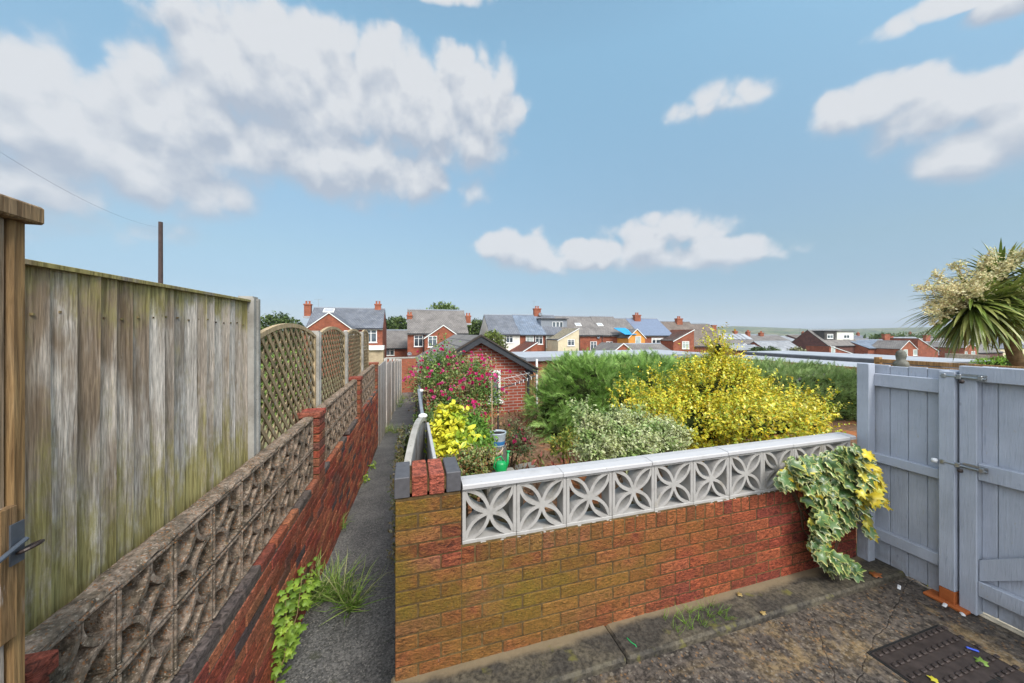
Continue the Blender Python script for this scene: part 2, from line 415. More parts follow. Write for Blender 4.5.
c = m.mix(m.mr(n2, .50, .60, 0, .65), c, (.40, .135, .045))
m.color(c); m.bump(n, 1, .02); M['garden_soil'] = m.m
m = Mat('terrain_green', .95, .1)
n = m.noise(m.wpos(), .006, 8, .65); n2 = m.noise(m.wpos(), .03, 6, .7); v = m.voro(m.wpos((1, .5, 1)), .006, 'F1', 'Color')
c = m.mix(m.mr(n2, .46, .56), m.mix(m.mr(m.xyz(v)[0], .3, .7), (.12, .15, .05), (.20, .19, .09)), (.035, .055, .03))
m.color(c); M['terrain_green'] = m.m
plain('white_paint', (.78, .78, .76), .45, 0, .12)
plain('render_cream', (.62, .53, .36), .85, 0, .2, 2)
plain('render_white', (.72, .70, .62), .85, 0, .18, 2)
plain('black_trim', (.035, .038, .045), .5, 0, .3)
plain('grey_trim', (.10, .115, .13), .55, 0, .3)
plain('felt_roof', (.36, .375, .40), .7, 0, .18, 1.5)
plain('dark_felt', (.09, .09, .095), .8, 0, .35, 3)
plain('lead_grey', (.22, .24, .27), .5, 0, .2)
plain('blue_tarp', (.03, .30, .62), .5, 0, .25, 2)
plain('orange_board', (.62, .27, .05), .7, 0, .2, 3)
plain('solar_blue', (.17, .20, .27), .2, 0, .15, 3, .8)
plain('clay', (.42, .13, .06), .8, 0, .3, 20)
plain('zinc', (.42, .43, .44), .35, .85, .3, 30)
plain('painted_steel', (.10, .115, .14), .4, .3, .3, 40)
plain('rusty_iron', (.075, .058, .052), .45, .5, .5, 18, .4, .5)
plain('cast_iron', (.055, .040, .036), .5, .35, .45, 12, .4, .4)
plain('dark_hole', (.008, .008, .008), .9)
plain('plastic_green', (.01, .30, .08), .35, 0, .2)
plain('pot_glaze', (.45, .52, .57), .3, 0, .35, 9)
plain('pot_blue', (.03, .14, .32), .3, 0, .2)
plain('terracotta_pale', (.62, .47, .36), .7, 0, .3, 15)
plain('compost', (.02, .015, .012), .95, 0, .4, 40)
plain('cane', (.40, .28, .15), .7, 0, .2)
plain('bark', (.14, .095, .06), .95, 0, .5, 14, .1, 1)
plain('palm_bark', (.21, .14, .075), .95, 0, .5, 20, .1, 1)
plain('twig', (.10, .065, .035), .95, 0, .4)
plain('rust_orange_wood', (.42, .12, .035), .75, 0, .35, 12, .2, .5)
plain('litter_white', (.75, .75, .75), .6)
plain('litter_blue', (.03, .08, .5), .4)
plain('pole_wood', (.07, .045, .04), .85, 0, .4)
plain('stone_dark', (.16, .155, .13), .9, 0, .5, 25, .2, .8)
plain('slab_stone', (.26, .24, .20), .9, 0, .35, 9, .2, .4)
plain('pebbledash', (.55, .48, .36), .9, 0, .5, 20)
plain('engineering_blue', (.085, .082, .088), .5, 0, .25, 30, .4, .3)
m = Mat('glass', .06, .8)
m.color(m.ramp(m.noise(m.wpos(), .8, 4), [(.35, (.02, .03, .04)), (.7, (.14, .17, .20))])); M['glass'] = m.m
m = Mat('net_curtain', .3, .6)
m.color(m.ramp(m.noise(m.wpos(), 1.2, 3), [(.35, (.28, .33, .32)), (.7, (.5, .54, .5))])); M['net_curtain'] = m.m
def leaf_mat(name, rough=.5, trans=.25, spec=.35):
    m = Mat(name, rough, spec)
    c = m.mix(1, m.attr('Col'), m.ramp(m.noise(m.wpos(), 30, 2), [(.3, .8), (.7, 1.15)]), 'MULTIPLY')
    m.color(c)
    t = m.n.new('ShaderNodeBsdfTranslucent'); m.l.new(c, t.inputs[0])
    mx = m.n.new('ShaderNodeMixShader'); mx.inputs[0].default_value = trans
    m.l.new(m.b.outputs[0], mx.inputs[1]); m.l.new(t.outputs[0], mx.inputs[2])
    m.l.new(mx.outputs[0], m.n['Material Output'].inputs[0])
    M[name] = m.m
leaf_mat('leaf'); leaf_mat('petal', .6, .3, .2); leaf_mat('waxy_leaf', .35, .15, .5)
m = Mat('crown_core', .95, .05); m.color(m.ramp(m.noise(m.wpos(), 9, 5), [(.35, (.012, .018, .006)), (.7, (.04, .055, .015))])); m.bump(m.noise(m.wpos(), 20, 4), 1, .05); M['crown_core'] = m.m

# ---------------------------------------------------------------- mesh tools
class MB:
    """collects boxes, prisms, tubes with a colour and a moss value per vertex, then links them as ONE mesh object"""
    def __init__(s): s.v, s.f, s.c, s.ms, s.mi, s.uv = [], [], [], [], [], []; s.has_uv = False
    def add(s, vs, fs, col=(1, 1, 1), moss=0, mi=0, uvs=None):
        o = len(s.v); s.v += [tuple(p) for p in vs]
        s.c += [(*col, 1)] * len(vs); s.ms += [moss] * len(vs)
        for k, f in enumerate(fs):
            s.f.append([i + o for i in f]); s.mi.append(mi)
            if uvs: s.uv.append(uvs[k]); s.has_uv = True
            else: s.uv.append([(0, 0)] * len(f))
    def box(s, x0, x1, y0, y1, z0, z1, **k):
        vs = [(x, y, z) for z in (z0, z1) for (x, y) in ((x0, y0), (x1, y0), (x1, y1), (x0, y1))]
        s.add(vs, [(0, 3, 2, 1), (4, 5, 6, 7), (0, 1, 5, 4), (1, 2, 6, 5), (2, 3, 7, 6), (3, 0, 4, 7)], **k)
    def obox(s, o, ax, ay, az, **k):       # oriented box: corner o and three edge vectors
        o, ax, ay, az = map(Vector, (o, ax, ay, az))
        vs = [o + az * c + p for c in (0, 1) for p in (Vector((0, 0, 0)), ax, ax + ay, ay)]
        s.add(vs, [(0, 3, 2, 1), (4, 5, 6, 7), (0, 1, 5, 4), (1, 2, 6, 5), (2, 3, 7, 6), (3, 0, 4, 7)], **k)
    def cbox(s, o, ax, ay, az, ch=.004, **k):   # box with chamfered edges all round
        o, ax, ay, az = map(Vector, (o, ax, ay, az))
        la, lb, lc = ax.length, ay.length, az.length
        ux, uy, uz = ax / la, ay / lb, az / lc
        vs, key = [], {}
        for i in (0, 1):
            for j in (0, 1):
                for l in (0, 1):
                    base = o + ax * i + ay * j + az * l
                    si, sj, sl = (1 - 2 * i) * ch, (1 - 2 * j) * ch, (1 - 2 * l) * ch
                    key[i, j, l, 0] = len(vs); vs.append(base + uy * sj + uz * sl)
                    key[i, j, l, 1] = len(vs); vs.append(base + ux * si + uz * sl)
                    key[i, j, l, 2] = len(vs); vs.append(base + ux * si + uy * sj)
        K = key; fs = []
        for i in (0, 1): fs.append([K[i, 0, 0, 0], K[i, 1, 0, 0], K[i, 1, 1, 0], K[i, 0, 1, 0]][::(1 if i == 0 else 1)])
        for j in (0, 1): fs.append([K[0, j, 0, 1], K[1, j, 0, 1], K[1, j, 1, 1], K[0, j, 1, 1]])
        for l in (0, 1): fs.append([K[0, 0, l, 2], K[1, 0, l, 2], K[1, 1, l, 2], K[0, 1, l, 2]])
        for i in (0, 1):
            for j in (0, 1): fs.append([K[i, j, 0, 0], K[i, j, 1, 0], K[i, j, 1, 1], K[i, j, 0, 1]])
        for i in (0, 1):
            for l in (0, 1): fs.append([K[i, 0, l, 0], K[i, 1, l, 0], K[i, 1, l, 2], K[i, 0, l, 2]])
        for j in (0, 1):
            for l in (0, 1): fs.append([K[0, j, l, 1], K[1, j, l, 1], K[1, j, l, 2], K[0, j, l, 2]])
        for i in (0, 1):
            for j in (0, 1):
                for l in (0, 1): fs.append([K[i, j, l, 0], K[i, j, l, 1], K[i, j, l, 2]])
        cen = o + (ax + ay + az) / 2; out = []
        for f in fs:
            p = [vs[q] for q in f]; nn = (p[1] - p[0]).cross(p[2] - p[0])
            fc = sum(p, Vector((0, 0, 0))) / len(p)
            out.append(f if nn.dot(fc - cen) > 0 else f[::-1])
        s.add(vs, out, **k)
    def prism(s, pts, vec, **k):            # polygon pts swept along vec
        n = len(pts); pts = [Vector(p) for p in pts]; vec = Vector(vec)
        nn = Vector((0, 0, 0))
        for i in range(n): nn += pts[i].cross(pts[(i + 1) % n])
        if nn.dot(vec) > 0: pts = pts[::-1]
        vs = pts + [p + vec for p in pts]
        s.add(vs, [list(range(n))] + [[i + n for i in range(n)][::-1]] + [[(i + 1) % n, i, i + n, (i + 1) % n + n] for i in range(n)], **k)
    def tube(s, pts, r, n=8, cap=True, **k):
        pts = [Vector(p) for p in pts]; rs = r if isinstance(r, (list, tuple)) else [r] * len(pts)
        vs, fs = [], []; ref = None
        for i, p in enumerate(pts):
            d = (pts[min(i + 1, len(pts) - 1)] - pts[max(i - 1, 0)]).normalized()
            if ref is None: ref = d.orthogonal().normalized()
            ref = (ref - d * ref.dot(d)).normalized(); b = d.cross(ref)
            for j in range(n):
                a = 2 * math.pi * j / n
                vs.append(p + (ref * math.cos(a) + b * math.sin(a)) * rs[i])
        for i in range(len(pts) - 1):
            for j in range(n):
                fs.append((i * n + j, i * n + (j + 1) % n, (i + 1) * n + (j + 1) % n, (i + 1) * n + j))
        if cap: fs.append(tuple(range(n))[::-1]); fs.append(tuple(range((len(pts) - 1) * n, len(pts) * n)))
        s.add(vs, fs, **k)
    def lathe(s, c, prof, n=20, **k):       # prof: (radius, z) from bottom to top
        c = Vector(c); vs, fs = [], []
        for (r_, z) in prof:
            for j in range(n):
                a = 2 * math.pi * j / n; vs.append(c + Vector((r_ * math.cos(a), r_ * math.sin(a), z)))
        for i in range(len(prof) - 1):
            for j in range(n):
                fs.append((i * n + j, i * n + (j + 1) % n, (i + 1) * n + (j + 1) % n, (i + 1) * n + j))
        s.add(vs, fs, **k)
    def strip(s, pts, w, y0, y1, **k):      # 2-D line (x,z) of width w swept from y0 to y1
        n = len(pts); L, Rr = [], []
        for i in range(n):
            a, b = pts[max(i - 1, 0)], pts[min(i + 1, n - 1)]
            dx, dz = b[0] - a[0], b[1] - a[1]; l = math.hypot(dx, dz); nx, nz = -dz / l * w / 2, dx / l * w / 2
            L.append((pts[i][0] + nx, pts[i][1] + nz)); Rr.append((pts[i][0] - nx, pts[i][1] - nz))
        for i in range(n - 1):
            q = [Rr[i], Rr[i + 1], L[i + 1], L[i]]
            vs = [(a, y0, b) for a, b in q] + [(a, y1, b) for a, b in q]
            fs = [(0, 1, 2, 3), (7, 6, 5, 4), (0, 4, 5, 1), (2, 6, 7, 3)]
            if i == 0: fs.append((0, 3, 7, 4))
            if i == n - 2: fs.append((1, 5, 6, 2))
            s.add(vs, fs, **k)
    def build(s, name, mats, parent=None, loc=(0, 0, 0), smooth=False):
        me = bpy.data.meshes.new(name)
        lx, ly, lz = loc
        me.from_pydata([(a - lx, b - ly, c - lz) for a, b, c in s.v], [], s.f)
        for mm in (mats if isinstance(mats, (list, tuple)) else [mats]): me.materials.append(M[mm])
        ca = me.color_attributes.new('Col', 'FLOAT_COLOR', 'POINT'); ca.data.foreach_set('color', np.array(s.c, dtype=np.float32).ravel())
        ma = me.attributes.new('Moss', 'FLOAT', 'POINT'); ma.data.foreach_set('value', np.array(s.ms, dtype=np.float32))
        me.polygons.foreach_set('material_index', s.mi)
        if s.has_uv:
            ul = me.uv_layers.new(name='UVMap'); ul.data.foreach_set('uv', np.array([q for f in s.uv for q in f], dtype=np.float32).ravel())
        if smooth: me.polygons.foreach_set('use_smooth', [True] * len(me.polygons))
        me.update()
        o = bpy.data.objects.new(name, me); COL.objects.link(o)
        if parent is not None:
            o.parent = parent; pl = parent_world(parent)
            o.location = Vector(loc) - pl
        else: o.location = loc
        return o
def parent_world(p):
    v = Vector(p.location)
    while p.parent: p = p.parent; v += Vector(p.location)
    return v
def tag(o, label, cat=None, group=None, kind=None):
    if label: o['label'] = label
    if cat: o['category'] = cat
    if group: o['group'] = group
    if kind: o['kind'] = kind
    return o
def thing(name, label, cat, loc, group=None):
    o = bpy.data.objects.new(name, None); COL.objects.link(o); o.location = loc; o.empty_display_size = .1
    return tag(o, label, cat, group)
def copy_tree(o, parent=None):
    c = o.copy(); COL.objects.link(c); c.parent = parent
    for ch in list(o.children): copy_tree(ch, c)
    return c
def part(mb, name, mat, parent, smooth=False): return mb.build(name, mat, parent, tuple(parent_world(parent)), smooth)

# foliage: many copies of one small leaf shape in a single mesh
def norm(a): return a / np.maximum(np.linalg.norm(a, axis=1, keepdims=True), 1e-9)
T_SIMPLE = (np.array([(0, 0, 0), (-.28, .45, .06), (.28, .45, .06), (0, .45, 0), (0, 1, -.05)], float), [(0, 2, 3), (0, 3, 1), (3, 2, 4), (1, 3, 4)], np.array([0, 1, 1, 0, 1.]))
T_NARROW = (np.array([(0, 0, 0), (-.14, .4, .03), (.14, .4, .03), (0, 1, -.1)], float), [(0, 2, 1), (1, 2, 3)], np.array([0, 0, 0, 1.]))
T_OVAL = (np.array([(0, 0, 0), (-.24, .25, .06), (.24, .25, .06), (-.26, .6, .06), (.26, .6, .06), (0, 1, -.08), (0, .25, 0), (0, .6, 0)], float),
          [(0, 2, 6), (0, 6, 1), (6, 2, 4, 7), (1, 6, 7, 3), (7, 4, 5), (3, 7, 5)], np.array([.5, 1, 1, 1, 1, 1, 0, 0.]))
def ivy_template():
    out = [(0, -.08), (.22, -.22), (.52, -.02), (.34, .22), (.55, .56), (.22, .55), (0, 1.0), (-.22, .55), (-.55, .56), (-.34, .22), (-.52, -.02), (-.22, -.22)]
    vs = [(0, .2, .04)]; w = [0.]
    for (x, y) in out: vs.append((x * .80, .2 + (y - .2) * .80, .03)); w.append(.05)
    for (x, y) in out: vs.append((x, y, -.05 - .10 * abs(x))); w.append(1.)
    n = len(out); fs = []
    for i in range(n):
        j = (i + 1) % n; fs.append((0, 1 + i, 1 + j)); fs.append((1 + i, 1 + n + i, 1 + n + j, 1 + j))
    return (np.array(vs), fs, np.array(w))
T_IVY = ivy_template()
def frond_template(n=6):
    vs, fs, w = [(0, 0, 0), (.02, .0, 0), (0, 1, -.18)], [(0, 1, 2)], [0, 0, 1.]
    for i in range(n):
        t = .12 + .8 * i / n; l = .36 * (1 - t * .75)
        for s in (-1, 1):
            b = len(vs); zz = -.18 * t * t
            vs += [(0, t, zz), (0, t + .10, zz), (s * l, t + .30, zz - .05)]; fs.append((b, b + 1, b + 2) if s > 0 else (b, b + 2, b + 1)); w += [.1, .1, .9]
    return (np.array(vs, float), fs, np.array(w))
T_FROND = frond_template()
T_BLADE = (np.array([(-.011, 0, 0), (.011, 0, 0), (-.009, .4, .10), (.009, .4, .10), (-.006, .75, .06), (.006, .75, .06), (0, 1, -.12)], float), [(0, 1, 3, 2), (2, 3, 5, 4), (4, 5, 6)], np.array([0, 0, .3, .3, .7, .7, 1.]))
T_SWORD = (np.array([(-.03, 0, 0), (.03, 0, 0), (0, 0, -.02), (-.045, .35, .05), (.045, .35, .05), (0, .35, .02), (-.032, .7, .02), (.032, .7, .02), (0, .7, 0), (0, 1, -.16)], float),
           [(0, 2, 5, 3), (2, 1, 4, 5), (3, 5, 8, 6), (5, 4, 7, 8), (6, 8, 9), (8, 7, 9)], np.array([0, 0, 0, .3, .3, .2, .6, .6, .5, 1.]))
def petal_template():
    vs, fs, w = [], [], []
    for k in range(9):
        a = k * 2.4; r = .25 + .30 * (k / 9); up = .55 - .5 * (k / 9)
        c, s = math.cos(a), math.sin(a); b = len(vs)
        vs += [(0, .1, 0), (c * r - s * .3, .1 + up, s * r + c * .3), (c * r * 1.35, .16 + up * 1.05, s * r * 1.35), (c * r + s * .3, .1 + up, s * r - c * .3)]
        fs.append((b, b + 1, b + 2, b + 3)); w += [0, .6, 1, .6]
    return (np.array(vs), fs, np.array(w))
T_ROSE = petal_template()

def scatter(name, tmpl, pos, axis, nrm, size, c0, c1, mat, parent=None, extra=None):
    V, F, W = tmpl; N, K = len(pos), len(V)
    y = norm(axis); x = norm(np.cross(y, nrm)); z = np.cross(x, y)
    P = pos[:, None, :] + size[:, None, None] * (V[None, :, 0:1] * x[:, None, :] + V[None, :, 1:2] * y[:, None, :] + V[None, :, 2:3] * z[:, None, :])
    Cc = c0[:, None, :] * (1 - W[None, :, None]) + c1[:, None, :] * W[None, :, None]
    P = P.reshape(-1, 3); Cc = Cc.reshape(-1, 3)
    idx = np.concatenate([np.array(f) for f in F]); lens = np.array([len(f) for f in F])
    loops = (idx[None, :] + (np.arange(N) * K)[:, None]).ravel()
    tot = np.tile(lens, N)
    if extra is not None:
        ev, ef, ec = extra
        ev = np.array(ev, float); off = len(P)
        P = np.vstack([P, ev]); Cc = np.vstack([Cc, np.array(ec, float)])
        loops = np.concatenate([loops, np.concatenate([np.array(f) + off for f in ef])]); tot = np.concatenate([tot, np.array([len(f) for f in ef])])
    loc = np.array(parent_world(parent)) if parent is not None else np.zeros(3)
    P = P - loc
    me = bpy.data.meshes.new(name)
    me.vertices.add(len(P)); me.vertices.foreach_set('co', P.astype(np.float32).ravel())
    me.loops.add(len(loops)); me.loops.foreach_set('vertex_index', loops.astype(np.int32))
    st = np.concatenate([[0], np.cumsum(tot)[:-1]])
    me.polygons.add(len(tot)); me.polygons.foreach_set('loop_start', st.astype(np.int32)); me.polygons.foreach_set('loop_total', tot.astype(np.int32))
    me.materials.append(M[mat])
    me.update(calc_edges=True)
    ca = me.color_attributes.new('Col', 'FLOAT_COLOR', 'POINT'); ca.data.foreach_set('color', np.hstack([Cc, np.ones((len(Cc), 1))]).astype(np.float32).ravel())
    o = bpy.data.objects.new(name, me); COL.objects.link(o)
    if parent is not None: o.parent = parent
    return o
def rnd_dir(n):
    return norm(NR.normal(size=(n, 3)))
def blob_surface(blobs, n, lo=.72, hi=1.02, keep=.62):
    """points on the outside of a union of ellipsoids, with outward directions. blobs: (x,y,z,rx,ry,rz)"""
    B = np.array(blobs, float); ar = (B[:, 3] * B[:, 4] + B[:, 4] * B[:, 5] + B[:, 3] * B[:, 5]); ar /= ar.sum()
    out_p, out_d = [], []
    while sum(len(a) for a in out_p) < n:
        k = NR.choice(len(B), size=n, p=ar); d = rnd_dir(n); r = lo + (hi - lo) * NR.rand(n) ** .6
        p = B[k, :3] + d * B[k, 3:] * r[:, None]; nn = norm(d / B[k, 3:])
        ok = np.ones(n, bool)
        for j in range(len(B)):
            q = np.linalg.norm((p - B[j, :3]) / B[j, 3:], axis=1); ok &= (q > keep) | (k == j)
        out_p.append(p[ok]); out_d.append(nn[ok])
    return np.vstack(out_p)[:n], np.vstack(out_d)[:n]
def sprigs(p, d, m, length, spread=.6, up=.35, jit=.5, droop=0):
    """m leaves set along a little shoot from each point p heading along d"""
    n = len(p); dd = norm(d + np.array([0, 0, up]) + NR.normal(size=(n, 3)) * jit * .6)
    L = length * (.6 + .8 * NR.rand(n))
    P, A, Nn = [], [], []
    for i in range(m):
        t = (i + .5) / m
        q = p + dd * (L * t)[:, None] + np.array([0, 0, -droop]) * (L * t * t)[:, None]
        side = norm(np.cross(dd, rnd_dir(n)))
        P.append(q); A.append(norm(dd * (1 - spread) + side * spread)); Nn.append(norm(dd * .3 + np.array([0, 0, .9]) + rnd_dir(n) * .6))
    return np.vstack(P), np.vstack(A), np.vstack(Nn)
def pal(n, cols, var=.18, clump=None):
    """random colours from a palette; clump = (points, size) makes neighbouring leaves share a tone"""
    cols = np.array(cols, float)
    if clump is not None:
        pts, sz = clump
        key = np.sin(pts[:, 0] / sz * 2.1 + np.sin(pts[:, 2] / sz * 1.7)) + np.sin(pts[:, 1] / sz * 1.9 + pts[:, 2] / sz * 2.3) + NR.normal(size=n) * .9
        q = np.clip(((key + 2.6) / 5.2) * len(cols), 0, len(cols) - 1e-3)
        c = cols[q.astype(int)]
    else: c = cols[NR.randint(len(cols), size=n)]
    return c * (1 + NR.normal(size=(n, 1)) * var).clip(.45, 1.7)
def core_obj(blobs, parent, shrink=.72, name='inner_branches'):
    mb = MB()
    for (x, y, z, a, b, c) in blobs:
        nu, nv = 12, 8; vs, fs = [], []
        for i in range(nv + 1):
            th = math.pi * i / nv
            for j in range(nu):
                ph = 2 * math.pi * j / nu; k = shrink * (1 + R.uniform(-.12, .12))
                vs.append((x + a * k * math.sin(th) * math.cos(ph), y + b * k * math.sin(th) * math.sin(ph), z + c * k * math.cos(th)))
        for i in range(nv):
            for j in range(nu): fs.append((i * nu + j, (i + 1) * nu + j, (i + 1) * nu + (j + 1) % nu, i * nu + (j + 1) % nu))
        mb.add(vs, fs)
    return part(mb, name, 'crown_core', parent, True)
# ================================================================ THE SETTING
def path_z(y): return -2.24 - .064 * (y - 2.55)
def garden_z(y): return -1.75 - .04 * (y - 2)
def ground_z(x, y):
    z = -2.45 - .064 * (min(y, 55) - 2.5)
    if y > 55: z -= .03 * (min(y, 250) - 55)
    if x > 40: z -= .035 * (min(x, 110) - 40)
    d = math.hypot(x, y)
    if d > 300: z -= 10 * min(1, (d - 300) / 500)
    if d > 900:
        t = min(1, (d - 900) / 1900); t = t * t * (3 - 2 * t)
        a = math.atan2(x, y)
        z += t * (58 + 9 * math.sin(a * 9 + 1) + 6 * math.sin(a * 23) + 3 * math.sin(a * 51 + 2))
    if d > 3200: z += min(1, (d - 3200) / 2500) * 14 * (1 + math.sin(math.atan2(x, y) * 7))
    return z
mb = MB()
gx = sorted({round(s * k, 2) for s in (-1, 1) for k in (0, 3, 7, 14, 25, 40, 60, 85, 110, 150, 220, 320, 450, 650, 900, 1200, 1500, 1800, 2100, 2400, 2700, 3000, 3400, 3900, 4500, 5500, 7000)})
gy = [-7000, -4000, -2000, -800, -300, -100, -30, -10, 0, 3, 7, 12, 18, 25, 35, 45, 55, 70, 90, 130, 190, 260, 380, 550, 800, 1050, 1300, 1550, 1800, 2050, 2300, 2550, 2800, 3200, 3700, 4300, 5000, 7000]
vs = [(x, y, ground_z(x, y)) for y in gy for x in gx]; nx = len(gx)
fs = [(j * nx + i, j * nx + i + 1, (j + 1) * nx + i + 1, (j + 1) * nx + i) for j in range(len(gy) - 1) for i in range(nx - 1)]
mb.add(vs, fs); tag(mb.build('terrain', 'terrain_green'), None, kind='structure')

def LX(y): return -.884 + .0215 * y              # line of the path's left wall
def FX(y): return -1.07 + .0215 * y              # line of the fence behind it
mb = MB()                                          # the asphalt footpath
ys = [-3, 0, 1.0, 2, 3, 4, 5, 7, 9, 12, 15, 18, 20.6]
for a, b in zip(ys[:-1], ys[1:]):
    mb.add([(LX(a) - .05, a, path_z(a)), (-.02 + .016 * a, a, path_z(a)), (-.02 + .016 * b, b, path_z(b)), (LX(b) - .05, b, path_z(b))], [(0, 1, 2, 3)])
tag(mb.build('path', 'path_asphalt'), None, kind='structure')
mb = MB()
mb.prism([(-.55, -4, -2.6), (-.55, 1.2, -2.6), (-.09, 1.2, -2.6), (-.09, 1.58, -2.6), (3.75, 1.58, -2.6), (3.75, -4, -2.6)], (0, 0, .847))
tag(mb.build('yard', 'yard_concrete'), None, kind='structure')
mb = MB()                                          # raised kerb strip along the foot of the wall, cracked across
for (xa, xb, dz) in ((-.09, 1.100, 0), (1.105, 3.75, 0)):
    mb.cbox((xa, 1.572, -2.6), (xb - xa, 0, 0), (0, .26, 0), (0, 0, .885 + dz), ch=.012)
tag(mb.build('kerb', 'kerb_concrete'), None, kind='structure')
mb = MB()
ys = [1.93, 3, 4.5, 6, 8, 11, 15, 20.5]; xs_ = [.02, 1, 2.2, 3.5, 5, 8, 13, 22]
vs = [((x if x > .1 else .05 + .016 * y), y, garden_z(y) + (R.uniform(-.02, .02) if 1.9 < y < 15 and x > .1 else 0)) for y in ys for x in xs_]
nx = len(xs_); fs = [(j * nx + i, j * nx + i + 1, (j + 1) * nx + i + 1, (j + 1) * nx + i) for j in range(len(ys) - 1) for i in range(nx - 1)]
mb.add(vs, fs); mb.prism([(.05 + .016 * 1.93, 1.93, -3.2), (.11 + .016 * 1.93, 1.93, -3.2), (.11 + .016 * 20.5, 20.5, -4), (.05 + .016 * 20.5, 20.5, -4)], (0, 0, .01))
vs = [(.045 + .016 * y, y, z) for y in ys for z in (-4.5, garden_z(y))]
mb.add(vs, [(2 * i, 2 * i + 1, 2 * i + 3, 2 * i + 2) for i in range(len(ys) - 1)])
tag(mb.build('garden_ground', 'garden_soil'), None, kind='structure')

# ================================================================ BRICKWORK
BR_FRONT = [(.36, .135, .055), (.40, .14, .05), (.32, .085, .04), (.28, .07, .035), (.35, .12, .07)]
BR_RED = [(.38, .08, .035), (.31, .06, .03), (.41, .10, .042), (.26, .05, .03)]
BR_PATH = [(.50, .125, .06), (.42, .085, .045), (.56, .19, .09), (.36, .075, .05), (.24, .09, .065), (.50, .15, .08)]
def lay(mb, o, dx, length, z0, courses, dn, pal_, depth=.10, bl=.218, bh=.068, j=.007, moss=lambda p: 0, off=0, jit=.0012, ch=.004, tint=None):
    """courses of stretchers: o = bottom corner on the visible face, dx = unit vector along, dn = unit vector into the wall"""
    o, dx, dn = Vector(o), Vector(dx), Vector(dn)
    for c in range(courses):
        s = -bl / 2 - j / 2 if (c + off) % 2 else 0.0
        while s < length - .01:
            a, b = max(s, 0), min(s + bl, length)
            if b - a > .02:
                p = o + dx * a + Vector((0, 0, z0 + c * (bh + j))) + dn * R.uniform(-jit, jit * 2)
                col = R.choice(pal_); k = R.uniform(.75, 1.25); col = tuple(q * k for q in col)
                if tint: col = tint(p, col)
                mb.cbox(p, dx * (b - a), dn * depth, (0, 0, bh), ch=ch, col=col, moss=moss(p))
            s += bl + j

# ---- garden wall in front: brick base, white pierced blocks, coping, corner pier
WY = 1.79
gw = thing('garden_wall', 'mossy red brick wall with grey-painted pierced flower blocks and coping across the yard', 'wall', (1.7, WY + .1, -1.72))
def mossf(p): return max(0, min(1, 1.25 - .52 * p.x)) * (.55 + .45 * min(1, max(0, (p.z + 1.72) / .25)))
def tintf(p, c):
    t = min(1, max(0, (p.x - .45) / 1.2)); r = R.choice(BR_RED)
    return tuple(a * (1 - t) + b * t for a, b in zip(c, r))
mb = MB()
lay(mb, (.257, WY, -1.727), (1, 0, 0), 3.03, 0, 7, (0, 1, 0), BR_FRONT, moss=mossf, tint=tintf)
x = .257                                            # brick-on-end header course
while x < 3.27:
    w = .068; p = Vector((x, WY + R.uniform(-.002, .002), -1.727 + 7 * .075))
    col = tintf(p, tuple(q * R.uniform(.8, 1.2) for q in R.choice(BR_FRONT)))
    mb.cbox(p, (w, 0, 0), (0, .205, 0), (0, 0, .089), ch=.004, col=col, moss=mossf(p) * .85); x += .0755
part(mb, 'brickwork', 'brick_mossy', gw)
mb = MB(); mb.box(.25, 3.29, WY + .004, WY + .2, -2.4, -1.108); mb.box(-.066, .25, WY + .004, WY + .209, -2.6, -.80)
part(mb, 'mortar', 'mortar', gw)
mb = MB()
for s_, (o, dx, ln) in enumerate((((-.07, WY, -2.552), (1, 0, 0), .325),)):
    lay(mb, o, dx, ln, 0, 23, (0, 1, 0), BR_FRONT, depth=.1, moss=lambda p: .95 if p.z > -1.45 else .6)
lay(mb, (-.07, WY + .215, -2.552), (0, -1, 0), .11, 0, 23, (1, 0, 0), BR_FRONT, depth=.1, off=1)
lay(mb, (.255, WY + .108, -1.127), (0, 1, 0), .107, 0, 4, (-1, 0, 0), BR_FRONT, depth=.1)
pier = part(mb, 'corner_pier', 'brick_mossy', gw)
capc = [(.06, .065, .085), (.42, .10, .06), (.44, .11, .07), (.06, .065, .085)]
for i in range(4):
    mb = MB(); xx = -.075 + i * .0845
    mb.cbox((xx, WY - .006 + (i % 2) * .002, -.817), (.074, 0, 0), (0, .226, 0), (0, 0, .102), ch=.0035, col=capc[i], moss=0 if i in (0, 3) else .12)
    c = part(mb, 'cap_brick', 'engineering_blue' if i in (0, 3) else 'brick_mossy', gw)
    c['label'] = ['dark blue brick on the pier edge', 'red brick on the pier top', 'red brick on the pier top', 'dark blue brick on the pier edge'][i]
mb = MB(); mb.box(.25 - .318, .248, WY + .004, WY + .205, -.82, -.735); part(mb, 'cap_mortar', 'mortar', gw)
